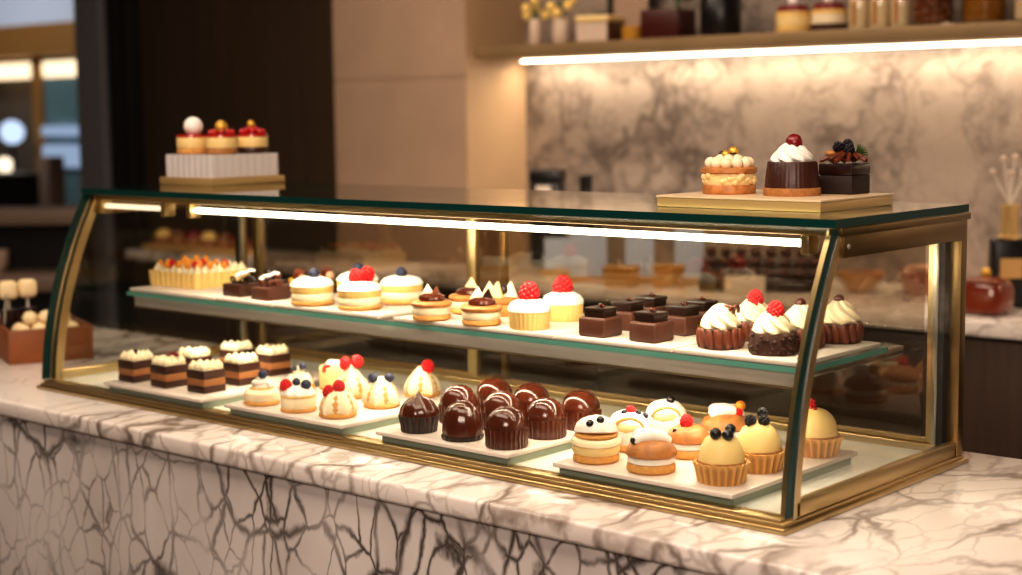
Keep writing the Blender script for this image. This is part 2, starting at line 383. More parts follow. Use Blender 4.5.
# back counter
def back_counter(label, x0, x1, depth, doors):
    t = thing('back_counter', label, 'counter', (x0, 1.87, -.95), 0, 'back counter runs'); w = x1-x0
    part(t, 'worktop', lambda b: box(b, 0, w, 0, depth, .915, .95, .003), 'marble_top')
    part(t, 'cabinet', lambda b: box(b, .01, w-.01, .04, depth-.005, .08, .915), 'cabinet')
    part(t, 'plinth', lambda b: box(b, .02, w-.02, .08, depth-.01, 0, .08), 'black')
    dw = (w-.02)/doors
    for k in range(doors):
        part(t, 'door', lambda b, x=.01+k*dw: box(b, x+.002, x+dw-.002, .02, .04, .09, .905, .003), 'cabinet')
back_counter('shallow dark wood back counter with marble top in front of the plaster pillar', -2.42, -.947, .328, 2)
back_counter('deep dark wood back counter with marble top below the lit wall shelf', -.945, 4.4, .628, 7)

# wall shelf with light underneath
t = thing('wall_shelf', 'long brass-brown wall shelf with glowing light strip beneath', 'shelf', (0, 0, .676))
part(t, 'board', lambda b: box(b, -.945, 4.2, 2.24, 2.498, 0, .04, .003), 'shelf_metal')
part(t, 'light_strip', lambda b: box(b, -.93, 4.2, 2.455, 2.47, -.007, 0), 'led')

# ------------------------------------------------------------------ marble counter
t = thing('marble_counter', 'long white marble counter with dark grey veins under the display case', 'counter', (0, 0, -.95))
part(t, 'worktop', lambda b: box(b, -1.6, 2.6, -.113, .556, .92, .95, .006, seg=3), 'marble_top')
part(t, 'front_panel', lambda b: box(b, -1.58, 2.58, -.103, .50, .0, .92), 'marble_front')

# ------------------------------------------------------------------ display case
def yf(z): return .03*z+.75*z*z
case = thing('display_case', 'curved glass and brass pastry display case on the marble counter', 'display case', (0, 0, 0))
part(case, 'base_plate', lambda b: (box(b, 0, L, -.010, D, .0005, .007, .0015), box(b, .006, L-.006, -.004, D-.006, .007, .012, .001)), 'brass')
part(case, 'front_sill', lambda b: box(b, .012, L-.012, -.001, .024, .012, .0165, .0015), 'brass')
for sx in (0, 1):
    part(case, 'side_rail', lambda b, sx=sx: box(b, .008 if not sx else L-.022, .022 if not sx else L-.008, .03, .462, .012, .032, .0015), 'brass')
part(case, 'rear_rail', lambda b: box(b, .008, L-.008, .455, .478, .012, .025, .0015), 'brass')
part(case, 'deck_panel', lambda b: box(b, .022, L-.022, .028, .455, .012, .0145), 'deck')
def strip(b, x0, x1, o0, o1, z0, z1, n=16, mi=0, mie=0):
    """curved strip following the front glass; o0,o1 are its front and back offsets along y"""
    R = []
    for k in range(n+1):
        z = z0+(z1-z0)*k/n; y = yf(z)
        R.append([b.verts.new((x, y+o, z)) for x, o in ((x0, o0), (x1, o0), (x1, o1), (x0, o1))])
    for a, c in zip(R, R[1:]):
        for i in range(4):
            f = b.faces.new((a[i], a[(i+1)%4], c[(i+1)%4], c[i])); f.material_index = mie if i in (1, 3) else mi
    for r in (R[0], R[-1]): b.faces.new(r).material_index = mi
part(case, 'front_glass', lambda b: strip(b, .003, L-.007, 0, .017, .0165, .3555, 24, 0, 1), ['clear', 'edge_dark'])
for sx in (0, 1):
    part(case, 'front_post', lambda b, sx=sx: strip(b, .004 if not sx else L-.024, .020 if not sx else L-.008, .0185, .036, .012, .352, 24), 'brass')
    part(case, 'post_trim', lambda b, sx=sx: strip(b, .002 if not sx else L-.009, .005 if not sx else L-.0055, .0172, .0205, .012, .3555, 24), 'steel')
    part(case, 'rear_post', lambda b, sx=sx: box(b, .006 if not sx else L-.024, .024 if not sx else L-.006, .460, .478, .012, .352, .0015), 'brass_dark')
    part(case, 'inner_stile', lambda b, sx=sx: box(b, .032 if not sx else L-.042, .042 if not sx else L-.032, .446, .458, .026, .33, .003), 'steel')
    part(case, 'gap_shade', lambda b, sx=sx: box(b, .0241 if not sx else L-.032, .032 if not sx else L-.0241, .448, .462, .026, .33), 'gap_black')  # black strip paints the shade of the gap beside the post
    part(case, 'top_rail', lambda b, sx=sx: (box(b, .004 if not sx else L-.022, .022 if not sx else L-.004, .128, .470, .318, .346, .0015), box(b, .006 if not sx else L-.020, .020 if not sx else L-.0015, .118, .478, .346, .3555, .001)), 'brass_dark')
    def sg(b, sx=sx):
        x0 = .012 if not sx else L-.015; x1 = x0+.003
        pr = [(yf(z)+.034, z) for z in [.03+.29*k/12 for k in range(13)]]+[(.462, .32), (.462, .03)]
        A = [b.verts.new((x0, y, z)) for y, z in pr]; B = [b.verts.new((x1, y, z)) for y, z in pr]
        b.faces.new(A); b.faces.new(B[::-1])
        for i in range(len(A)): b.faces.new((A[i], A[(i+1)%len(A)], B[(i+1)%len(A)], B[i]))
    part(case, 'side_glass', sg, 'clear')
    part(case, 'bolt', lambda b, sx=sx: ball(b, (.004 if not sx else L-.004, .140, .332), .0035, (.5,1,1)), 'steel')
part(case, 'front_rail', lambda b: box(b, .02, L-.02, .124, .150, .345, .3555, .001), 'brass')
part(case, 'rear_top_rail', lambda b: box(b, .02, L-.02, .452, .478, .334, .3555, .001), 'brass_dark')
def slab(b, x0, x1, y0, y1, z0, z1, r=.0):
    fs = box(b, x0, x1, y0, y1, z0, z1)
    for i in (2, 3, 4, 5): fs[i].material_index = 1
part(case, 'top_glass', lambda b: slab(b, -.002, L-.004, .106, .476, .3565, H), ['topg', 'edge_dark'])
def door_frame(b, x0, x1, y):
    box(b, x0, x0+.022, y, y+.012, .026, .334, .001); box(b, x1-.012, x1, y, y+.012, .026, .334, .001)
    box(b, x0+.022, x1-.012, y, y+.012, .026, .031); box(b, x0+.022, x1-.022, y, y+.012, .324, .334)
for x0, x1, y in ((.044, .735, .476), (.655, 1.556, .462)):
    d = part(case, 'sliding_door', lambda b, x0=x0, x1=x1, y=y: box(b, x0+.02, x1-.02, y+.004, y+.008, .030, .326), 'rear')
    part(d, 'door_frame', lambda b, x0=x0, x1=x1, y=y: door_frame(b, x0, x1, y), 'brass')
for x0, x1, m in ((.305, 1.535, 'led'), (.03, .205, 'led_dim')):
    part(case, 'light_tube', lambda b, x0=x0, x1=x1: box(b, x0, x1, .131, .144, .3290, .3380, .004), m)
for x in (.022, .217, .292, 1.537):
    part(case, 'tube_clip', lambda b, x=x: box(b, x, x+.012, .124, .150, .320, .345, .002), 'brass')
sh = part(case, 'shelf', lambda b: slab(b, .071, 1.529, .147, .375, .1650, .1726), ['shelfg', 'edge_light'])
part(sh, 'shelf_rail', lambda b: box(b, .085, 1.515, .154, .166, .1448, .1648, .001), 'rail_steel')
part(sh, 'rail_lip', lambda b: box(b, .085, 1.515, .152, .166, .1428, .1448), 'brass')
for x in (.085, .78, 1.50):
    part(sh, 'bracket', lambda b, x=x: box(b, x, x+.012, .166, .455, .152, .1634, .001), 'steel')

# ------------------------------------------------------------------ trays
def tray(name, label, x0, x1, y0, y1, z, foot, top, group):
    t = thing(name, label, 'tray', (x0, y0, z), 0, group)
    w, d = x1-x0, y1-y0
    part(t, 'slab', lambda b: box(b, 0, w, 0, d, foot, foot+top, .0012), 'tray')
    if foot: part(t, 'foot', lambda b: box(b, .006, w-.006, .008, d-.008, 0, foot), 'tray_foot')
ZD, ZS = .032, .1796
G1 = 'white trays on the bottom deck'; G2 = 'white boards on the glass shelf'
tray('serving_tray', 'white tray of square layered chocolate cakes on the bottom deck', .195, .475, .004, .315, .0145, .0115, .006, G1)
tray('serving_tray', 'white tray of berry topped cream pastries on the bottom deck', .536, .818, .004, .315, .0145, .0115, .006, G1)
tray('serving_tray', 'white tray of glossy chocolate domes on the bottom deck', .888, 1.148, .008, .315, .0145, .0115, .006, G1)
tray('serving_tray', 'white tray of cream sandwiches and domed tartlets on the bottom deck', 1.226, 1.512, .012, .325, .0145, .0115, .006, G1)
for x0, x1, lab in ((.076, .330, 'white board carrying the long fluted tart on the glass shelf'), (.335, .488, 'white board carrying chocolate squares with curls on the glass shelf'),
                    (.494, .748, 'white board carrying the white iced round cakes on the glass shelf'), (.785, 1.115, 'white board carrying small sandwiches and golden cupcakes on the glass shelf'),
                    (1.121, 1.322, 'white board carrying glossy chocolate blocks on the glass shelf'), (1.328, 1.522, 'white board carrying cream topped chocolate nests on the glass shelf')):
    tray('serving_board', lab, x0, x1, .150, .368, .1727, 0, .0065, G2)
ZSS = .1794

# ------------------------------------------------------------------ berries and toppings
def raspberry_fn(b):
    n = 46
    for i in range(n):
        z = 1-2*(i+.5)/n; a = i*2.39996
        r = math.sqrt(1-z*z); k = 1-.12*z
        ball(b, (r*math.cos(a)*.0078*k, r*math.sin(a)*.0078*k, z*.0088), .0029, u=7, v=5)
    ball(b, (0,0,0), .0082, (1,1,1.05), 12, 8)
def blueberry_fn(b):
    lathe(b, [(0,-.0075),(.004,-.0066),(.007,-.003),(.0078,.001),(.0068,.0042),(.0045,.0062),(.0034,.0074),(.0026,.0062),(0,.0052)], 16)
def blackberry_fn(b):
    for i in range(30):
        z = 1-2*(i+.5)/30; a = i*2.39996; r = math.sqrt(1-z*z)
        ball(b, (r*math.cos(a)*.006, r*math.sin(a)*.006, z*.0068), .0027, u=7, v=5)
    ball(b, (0,0,0), .0062)
def berry(root, kind, x, y, z, s=1, tilt=0):
    fn = {'raspberry': raspberry_fn, 'blueberry': blueberry_fn, 'blackberry': blackberry_fn, 'blackcurrant': blueberry_fn}[kind]
    o = part(root, kind, fn, kind, key='berry_'+kind, loc=(x, y, z), rot=(tilt, tilt*.6, random.uniform(0, 6)))
    o.scale = (s, s, s); return o
RX, RY = .752, .658       # across the view
FX, FY = .655, -.747      # towards the guest side
def ac(a, f=0): return (a*RX+f*FX, a*RY+f*FY)
def curl_fn(b):
    tube(b, [(.008*math.cos(a)*(1-.05*a), .003*a-.008, .008*math.sin(a)*(1-.05*a)+.006) for a in [k*.5 for k in range(12)]], .0022, 7)

# ---- tray 1: square layered cakes
def square_cake(x, y, label, extra=None, rz=0):
    t = thing('layered_cake', label, 'cake', (x, y, ZD), rz, 'square layered chocolate cakes on the bottom deck'); s = .0235
    part(t, 'chocolate_base', lambda b: box(b, -s, s, -s, s, 0, .012, .0015), 'choc', key='sq1')
    part(t, 'caramel_layer', lambda b: box(b, -s*.985, s*.985, -s*.985, s*.985, .012, .024, .001), 'caramel', key='sq2')
    part(t, 'chocolate_layer', lambda b: box(b, -s, s, -s, s, .024, .038, .0015), 'choc', key='sq3')
    def cr(b):
        rd = random.Random(3)
        box(b, -s*.93, s*.93, -s*.93, s*.93, .038, .042, .002)
        for i in range(3):
            for j in range(3):
                kiss(b, (-.0145+.0145*i+rd.uniform(-.001, .001), -.0145+.0145*j, .0405), .0085, .013+rd.uniform(-.002, .003), 5, .1)
    part(t, 'cream_topping', cr, 'cream', key='sqc')
    if extra == 'shard': part(t, 'chocolate_shard', lambda b: box(b, -.003, .003, -.0012, .0012, 0, .022, .0008), 'choc_dark', loc=(.012, -.012, .038), rot=(.1, .25, .4))
    if extra == 'shaving': part(t, 'berry_shaving', lambda b: tube(b, [(-.012, .002, .003), (-.004, 0, .007), (.004, 0, .007), (.012, .003, .003)], .0035, 8), 'cherry', loc=(.004, .006, .050))
for x, y, lab, e in ((.222, .052, 'square layered chocolate cake with a dark shard in its cream', 'shard'), (.314, .054, 'square layered chocolate cake with a reddish shaving on its cream', 'shaving'),
                     (.408, .062, 'square layered chocolate cake at the front corner nearest the berry pastries', None), (.272, .140, 'square layered chocolate cake just behind the one with reddish shaving', None),
                     (.272, .238, 'square layered chocolate cake at the back, farthest from the front glass', None), (.396, .148, 'square layered chocolate cake second back beside the berry pastries', None),
                     (.364, .246, 'square layered chocolate cake third back beside the berry pastries', None)):
    square_cake(x+.008, y, lab, e, random.uniform(-.05, .05))

# ---- tray 2: cream pastries
GP = 'berry cream pastries on the bottom deck'
def biscuit_disc(t, r, h, m='biscuit', z=0, name='biscuit_base'):
    return part(t, name, lambda b: lathe(b, [(r*.9, 0), (r, h*.25), (r, h*.75), (r*.93, h)], 32, lump=.03), m, key='%.4f_%.4f' % (r, h), loc=(0, 0, z))
def swirl(t, r, h, z, m='cream', n=6, turns=3.2, name='cream_swirl', loc=(0,0), seg=84, amp=.10):
    def fn(b):
        prof = []
        K = 26
        for k in range(K+1):
            u = k/K
            prof.append((r*(1-u)**.5*(.84+.16*min(1, u*6)) if k < K else 0, h*u))
        lathe(b, prof, seg, n, amp, turns*3.6)
    return part(t, name, fn, m, key='sw%.4f_%.4f_%d_%.1f' % (r, h, n, turns), loc=(loc[0], loc[1], z))
def rope(t, r0, h, z, m='white', tr=.006, turns=2.6, name='cream_swirl'):
    def fn(b):
        pts = []
        K = 60
        for k in range(K+1):
            u = k/K; a = u*turns*2*PI
            pts.append((r0*(1-u)*math.cos(a), r0*(1-u)*math.sin(a), tr*.6+(h-tr)*u))
        tube(b, pts, tr, 10, .35)
        lathe(b, [(r0, 0), (r0*.8, h*.3), (r0*.3, h*.7), (0, h*.85)], 20)
    return part(t, name, fn, m, key='rp%.4f%.4f' % (r0, h), loc=(0, 0, z))
t = thing('cream_puff', 'round cream puff with white swirl and one blueberry', 'pastry', (.583, .045, ZD), 0, GP)
biscuit_disc(t, .029, .007)
part(t, 'cream_body', lambda b: lathe(b, [(.027, 0), (.0295, .006), (.029, .013), (.024, .018), (.016, .02)], 32, lump=.04), 'cream', loc=(0, 0, .007))
part(t, 'sponge_ring', lambda b: lathe(b, [(.018, 0), (.021, .0015), (.018, .004)], 28), 'biscuit', loc=(.001, 0, .0245))
rope(t, .015, .022, .027); berry(t, 'blueberry', *ac(.003, .004), .049)
t = thing('cream_cake', 'round cream cake with a raspberry and two blueberries', 'pastry', (.675, .044, ZD), .3, GP)
biscuit_disc(t, .029, .006)
part(t, 'cream_body', lambda b: lathe(b, [(.027, 0), (.0285, .004), (.0285, .014), (.027, .017)], 32), 'cream', loc=(0, 0, .006))
biscuit_disc(t, .0285, .004, 'sponge', .023, 'sponge_layer')
part(t, 'whipped_cream', lambda b: lathe(b, [(.027, 0), (.027, .003), (.021, .01), (.012, .014), (0, .016)], 36, 9, .06, .6, lump=.05), 'white', loc=(0, 0, .027))
t.rotation_euler.z = 0
x, y = ac(-.019, .004); berry(t, 'raspberry', x, y, .041)
x, y = ac(-.002, .004); berry(t, 'blueberry', x, y, .047, .85)
x, y = ac(.014, .010); berry(t, 'blueberry', x, y, .043, 1.1)
def folded(x, y, label, berries, h=.046, ph=0):
    t = thing('folded_cream_tartlet', label, 'tartlet', (x, y, ZD), 0, GP)
    biscuit_disc(t, .0295, .0085, 'biscuit')
    def fn(b): lathe(b, [(.028, .006), (.030, .011), (.0292, .018), (.0250, .028), (.0165, .038), (.007, h-.003), (0, h)], 60, 5, .12, .5, sharp=.7)
    part(t, 'pleated_cream', fn, 'cream', key='fold%.3f' % h, rot=(0, 0, ph))
    def seam(b):
        for k in range(5):
            a = (k+.5)*2*PI/5
            ca, sa = math.cos(a), math.sin(a); px, py = -sa, ca
            lo = [(.0262, .0085), (.0268, .014), (.0245, .023), (.0195, .032), (.015, .037)]
            w = [.0020, .0058, .0062, .0042, .0008]
            prev = None
            for (r, z), ww in zip(lo, w):
                r *= .97
                v = [b.verts.new((r*ca+px*ww, r*sa+py*ww, z)), b.verts.new(((r+.0012)*ca, (r+.0012)*sa, z)), b.verts.new((r*ca-px*ww, r*sa-py*ww, z))]
                if prev:
                    b.faces.new((prev[0], prev[1], v[1], v[0])); b.faces.new((prev[1], prev[2], v[2], v[1]))
                prev = v
    part(t, 'pastry_fold', seam, 'biscuit', key='seam', rot=(0, 0, ph))
    for kind, a, f, z, s in berries:
        bx, by = ac(a, f); berry(t, kind, bx, by, z, s)
folded(.760, .050, 'pleated cream tartlet with two raspberries, at the front corner beside the chocolate domes', [('raspberry', -.013, .004, .040, .95), ('raspberry', .003, .003, .048, .95)], .046, -1.48)
folded(.654, .178, 'tall pleated cream tartlet with two raspberries, behind the front row', [('raspberry', -.009, .003, .057, 1.0), ('raspberry', .011, .003, .060, 1.0)], .058, -.75)
folded(.756, .149, 'pleated cream tartlet with two blueberries at its sides', [('blueberry', -.013, .002, .047, 1.05), ('blueberry', .013, .002, .047, 1.05)], .05, -1.1)
folded(.742, .256, 'pleated cream tartlet with one raspberry at the back of its tray', [('raspberry', .010, .003, .050, 1.1)], .052, -1.5)
t = thing('cream_tartlet', 'small tartlet of white cream dollops with a tiny blueberry', 'tartlet', (.555, .15, ZD), 0, GP)
biscuit_disc(t, .027, .014)
def dol(b):
    for k in range(6): kiss(b, (.014*math.cos(k*PI/3), .014*math.sin(k*PI/3), .012), .011, .022, 5, .08)
    kiss(b, (0, 0, .018), .013, .03, 5, .08)
part(t, 'cream_dollops', dol, 'cream')
berry(t, 'blueberry', *ac(.007, .006), .046, .85); berry(t, 'blueberry', *ac(-.006, .009), .043, .6)
t = thing('custard_cake', 'yellow custard cylinder with white dollop and small red berry', 'cake', (.574, .214, ZD), 0, GP)
biscuit_disc(t, .027, .007)
part(t, 'custard', lambda b: lathe(b, [(.026, 0), (.0265, .003), (.0265, .030), (.025, .033)], 32), 'custard', loc=(0, 0, .007))
part(t, 'cream_dollop', lambda b: (ball(b, (0, 0, 0), .010, (1.2, 1, .7)), ball(b, (.008, .004, 0), .007)), 'white', loc=(-.004, -.002, .043))
berry(t, 'raspberry', *ac(-.012, .016), .036, .8)

# ---- tray 3: chocolate domes
def choc_dome(x, y, label, kind, rz):
    t = thing('chocolate_dome', label, 'chocolate', (x, y, ZD), rz, 'glossy chocolate domes on the bottom deck')
    if kind == 'peak':
        part(t, 'paper_cup', lambda b: lathe(b, [(.026, 0), (.0275, .012), (.0300, .025), (.0285, .025), (.027, .02)], 72, 24, .035), 'choc_dark', key='pk')
        part(t, 'glazed_dome', lambda b: lathe(b, [(.028, .018), (.0292, .026), (.0275, .034), (.022, .043), (.014, .049), (.006, .0525), (.003, .0555), (.0012, .059), (0, .0605)], 60, 10, .03, 3.0), 'choc_gloss', key='pk')
    elif kind == 'round':
        part(t, 'paper_cup', lambda b: lathe(b, [(.0285, 0), (.0305, .003), (.0300, .007)], 60, 20, .03), 'choc_dark', key='rd')
        part(t, 'glazed_dome', lambda b: lathe(b, [(.0285, .004), (.0295, .012), (.0290, .024), (.0265, .036), (.021, .046), (.013, .0525), (.006, .055), (0, .0557)], 60, 12, .012, 0), 'choc_gloss', key='rd')
    else:
        part(t, 'paper_cup', lambda b: lathe(b, [(.0285, 0), (.0300, .004), (.0295, .014), (.0305, .0255), (.0302, .0275), (.027, .0275)], 84, 26, .028), 'choc_gloss', key='fl')
        part(t, 'glazed_dome', lambda b: lathe(b, [(.0285, .026), (.0292, .0285), (.0285, .034), (.0255, .043), (.020, .050), (.013, .0545), (.006, .0562), (0, .0566)], 48), 'choc_gloss', key='fl')
        part(t, 'glaze_ridge', lambda b: tube(b, [(.023*math.sin(a), .008*math.sin(2*a), 0.030+.0262*math.cos(a)) for a in [-1.1+.22*k for k in range(11)]], .0016, 8, .6), 'choc_gloss', key='fl')
XS, YS = (.938, 1.026, 1.111), (.050, .136, .218)
rows = ('front row', 'middle row', 'back row'); cols = ('left', 'middle', 'right')
kinds = {(0,0): 'peak', (1,0): 'round', (2,0): 'fl', (0,1): 'swirl', (1,1): 'fl', (2,1): 'fl', (0,2): 'fl', (1,2): 'fl', (2,2): 'fl'}
desc = {'peak': 'glossy chocolate dome with a swirled peak over dark paper', 'round': 'smooth tall chocolate dome'}
for (i, j), k in kinds.items():
    lab = {'peak': 'glossy chocolate dome with a peaked tip in a dark paper cup, front corner', 'round': 'smooth glossy chocolate dome between the two front corner domes'}.get(k)
    if (i, j) == (2, 0): lab = 'glossy ridged chocolate dome at the front corner nearest the cream sandwiches'
    if (i, j) == (0, 1): lab = 'glossy chocolate dome directly behind the peaked one'
    if (i, j) == (1, 1): lab = 'glossy chocolate dome at the very centre of the nine'
    if (i, j) == (2, 1): lab = 'glossy chocolate dome in the middle row, right of centre'
    if (i, j) == (0, 2): lab = 'glossy chocolate dome in the back row, leftmost of three'
    if (i, j) == (1, 2): lab = 'glossy chocolate dome in the back row, centre of three'
    if (i, j) == (2, 2): lab = 'glossy chocolate dome in the back row, rightmost of three'
    choc_dome(XS[i]-(.012 if (i, j) == (1, 2) else 0), YS[j], lab, 'peak' if k == 'swirl' and False else ('fl' if k == 'swirl' else k), random.uniform(0, 6))

# ---- tray 4: sandwiches and domed tartlets
GS = 'cream sandwiches on the bottom deck'; GD = 'domed tartlets on the bottom deck'
def iced(x, y, label, berries, rz=0, sc=1):
    t = thing('iced_sandwich', label, 'pastry', (x, y, ZD), 0, GS)
    biscuit_disc(t, .0315*sc, .011, 'biscuit')
    part(t, 'custard_layer', lambda b: lathe(b, [(.030, 0), (.0325, .004), (.0325, .010), (.029, .014)], 36, lump=.03), 'custard', loc=(0, 0, .011), scale=(sc, sc, 1), key='il1')
    part(t, 'cream_layer', lambda b: lathe(b, [(.031, 0), (.0345, .003), (.0335, .008), (.030, .011)], 36, lump=.04), 'cream', loc=(0, 0, .0235), rot=(.05, .05, 0), scale=(sc, sc, 1), key='il2')
    part(t, 'sponge_layer', lambda b: lathe(b, [(.028, 0), (.0295, .002), (.028, .005)], 32), 'biscuit', loc=(0, 0, .034), scale=(sc, sc, 1), key='il3')
    # icing cap lifted at the guest side
    part(t, 'icing_cap', lambda b: lathe(b, [(.025, 0), (.0298, .002), (.0295, .006), (.026, .014), (.019, .020), (.010, .0235), (0, .025)], 36, lump=.06), 'white', loc=(-.001, .002, .037), rot=(-.13, -.10, 0), scale=(sc, sc, 1), key='il4')
    for kind, a, f, z, s in berries:
        bx, by = ac(a, f); berry(t, kind, bx, by, z, s)
    return t
iced(1.265, .058, 'layered iced sandwich with two dark berries, front corner of its tray', [('blackcurrant', -.009, .018, .054, .72), ('blackcurrant', .005, .016, .058, .72)])
def cup_iced(x, y, label, extras):
    """white iced shell with a scooped yellow opening facing the guests"""
    t = thing('iced_custard_cake', label, 'pastry', (x, y, ZD), 0, GS)
    biscuit_disc(t, .030, .010)
    part(t, 'icing_shell', lambda b: lathe(b, [(.028, 0), (.031, .006), (.031, .020), (.028, .032), (.020, .041), (.010, .045), (0, .046)], 40, lump=.09), 'white', loc=(0, 0, .009), key='shell')
    fx, fy = ac(-.002, .0165)
    part(t, 'custard_opening', lambda b: ball(b, (0, 0, 0), .017, (1.15, .95, .62), 20, 12), 'custard', loc=(fx, fy, .033), rot=(0, 0, .72), key='open')
    part(t, 'sponge_rim', lambda b: tube(b, [(.0195*math.cos(a), -.004, .0125*math.sin(a)) for a in [PI*k/14 for k in range(15)]], .0022, 8), 'biscuit', loc=(fx*1.15, fy*1.15, .034), rot=(0, 0, .72), key='rim')
    for kind, a, f, z, s in extras:
        bx, by = ac(a, f); berry(t, kind, bx, by, z, s)
cup_iced(1.255, .145, 'white iced cake with yellow opening and a red berry on top', [('raspberry', .002, .004, .054, .75), ('blackcurrant', -.007, .008, .052, .6), ('blackcurrant', .012, .008, .051, .6), ('blackcurrant', .022, .006, .047, .6)])
cup_iced(1.250, .240, 'white iced cake with yellow opening and a dark berry, behind the red berried one', [('blackcurrant', .006, .008, .055, .8)])
def choux(x, y, label, ice, extras, sc=1):
    t = thing('choux_sandwich', label, 'pastry', (x, y, ZD), 0, GS)
    biscuit_disc(t, .0325*sc, .012, 'biscuit')
    part(t, 'cream_layer', lambda b: lathe(b, [(.029, 0), (.0315, .002), (.031, .008), (.028, .010)], 36, lump=.03), 'white', loc=(0, 0, .0115), key='ch1', scale=(sc, sc, 1))
    part(t, 'choux_top', lambda b: lathe(b, [(.029, 0), (.0335, .003), (.0335, .008), (.028, .016), (.018, .022), (0, .024)], 40, lump=.07), 'puff', loc=(0, 0, .020), key='ch2', scale=(sc, sc, 1))
    if ice:
        def fn(b):
            tube(b, [(-.020, -.006, .008), (-.010, -.008, .014), (.002, -.006, .016), (.014, -.002, .012), (.020, .004, .006)], .0085, 12)
            ball(b, (-.010, .004, .014), .013, (1.2, 1, .75), 16, 10, .2, 2); ball(b, (.006, .008, .013), .013, (1.1, 1, .7), 16, 10, .2, 5)
            ball(b, (-.004, -.002, .018), .010, (1.2, 1, .7), 14, 9, .2, 8)
        part(t, 'white_icing', fn, 'white', loc=(0, 0, .032), rot=(0, 0, .62), key='ch3')
    for kind, a, f, z, s in extras:
        bx, by = ac(a, f); berry(t, kind, bx, by, z, s)
    return t
choux(1.358, .056, 'golden brown choux sandwich under thick white icing, in the front row', True, [('blackcurrant', -.024, .008, .042, .6), ('blackcurrant', -.020, .010, .036, .5)])
choux(1.347, .158, 'golden brown choux sandwich topped with a single red berry', False, [('raspberry', -.004, .004, .049, .9), ('blackberry', -.02, .01, .036, .45)], .9)
t = choux(1.338, .262, 'golden brown choux sandwich with white icing and an orange berry, back row', True, [], 1.05)
part(t, 'orange_berry', lambda b: ball(b, (0,0,0), .0075), 'orange', loc=(*ac(.020, .004), .053)); berry(t, 'raspberry', *ac(.017, .008), .045, .6)
def domed(x, y, label, toppings, sc=1):
    t = thing('domed_tartlet', label, 'tartlet', (x, y, ZD), 0, GD)
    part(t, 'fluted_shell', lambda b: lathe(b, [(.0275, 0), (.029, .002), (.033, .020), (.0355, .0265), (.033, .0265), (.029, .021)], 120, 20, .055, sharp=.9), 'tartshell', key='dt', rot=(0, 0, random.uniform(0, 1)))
    part(t, 'mousse_dome', lambda b: lathe(b, [(.0285, .020), (.0295, .028), (.0290, .036), (.0262, .046), (.0215, .0545), (.014, .0608), (.007, .0635), (0, .0642)], 44), 'dome', key='dt')
    part(t, 'crumb_ring', lambda b: lathe(b, [(.029, .024), (.0312, .0255), (.0302, .0285)], 44, lump=.08), 'biscuit_dark', key='dt')
    for kind, a, f, z, s in toppings:
        bx, by = ac(a, f); berry(t, kind, bx, by, z, s)
    return t
t = domed(1.463, .062, 'pale domed tartlet in fluted shell with three dark berries, nearest the front glass', [('blackcurrant', -.009, .012, .064, 1.0), ('blackcurrant', .006, .014, .0625, 1.0), ('blackcurrant', .011, .001, .067, .95)])
domed(1.464, .147, 'pale domed tartlet with a pile of blackberries, second back behind the post', [('blackberry', -.011, .004, .066, .95), ('blackberry', .006, .006, .066, .95), ('blackberry', .006, -.004, .074, .9)])
t = domed(1.476, .274, 'pale domed tartlet with a red currant cluster, at the back of its tray', [])
def curr(b):
    for k in range(10):
        a = k*2.4; r = .0045*(1-k/14)
        ball(b, (r*math.cos(a), r*math.sin(a), k*.0013), .0026, u=9, v=6)
part(t, 'red_currants', curr, 'currant', loc=(*ac(-.006, .004), .064))

# ------------------------------------------------------------------ shelf pastries
def fluted_tart(b):
    x0, x1, y0, y1 = 0, .146, 0, .128
    pts = []
    def edge(ax, ay, bx, by, n):
        for i in range(n*8):
            u = i/(n*8); w = .0022*abs(math.sin(u*n*PI))
            nx, ny = (by-ay), -(bx-ax); l = math.hypot(nx, ny)
            pts.append((ax+(bx-ax)*u+nx/l*w, ay+(by-ay)*u+ny/l*w))
    edge(x0, y0, x1, y0, 9); edge(x1, y0, x1, y1, 8); edge(x1, y1, x0, y1, 9); edge(x0, y1, x0, y0, 8)
    def ring(z, s): return [b.verts.new(((x-.073)*s+.073, (y-.064)*s+.064, z)) for x, y in pts]
    R = [ring(0, .975), ring(.028, 1.0), ring(.0285, .96), ring(.022, .955)]
    for a, c in zip(R, R[1:]):
        for i in range(len(a)): b.faces.new((a[i], a[(i+1)%len(a)], c[(i+1)%len(a)], c[i]))
    b.faces.new(R[0][::-1]); b.faces.new(R[-1])
t = thing('fruit_tart', 'long rectangular fluted tart with cream and fruit on the glass shelf', 'tart', (.062, .205, ZSS))
part(t, 'tart_shell', fluted_tart, 'goldcup')
def tcream(b):
    rd = random.Random(5)
    for i in range(8):
        for j in range(7):
            kiss(b, (.012+.0175*i+rd.uniform(-.002, .002), .012+.0172*j+rd.uniform(-.002, .002), .022), .0105, .019+rd.uniform(-.004, .004), 5, .08)
part(t, 'cream_topping', tcream, 'cream')
rd = random.Random(8)
for k in range(17):
    part(t, 'orange_segment', lambda b: ball(b, (0,0,0), .0068, (1.0, .8, 1.15), 12, 8), 'orange', key='os', loc=(.014+.030*(k % 5)+rd.uniform(-.006, .006), .014+.030*(k//5)+rd.uniform(-.006, .006), .0405+rd.uniform(-.002, .003)))
for x, y in ((.120, .020), (.052, .018), (.085, .062), (.128, .082)):
    berry(t, 'raspberry', x, y, .041, .8)

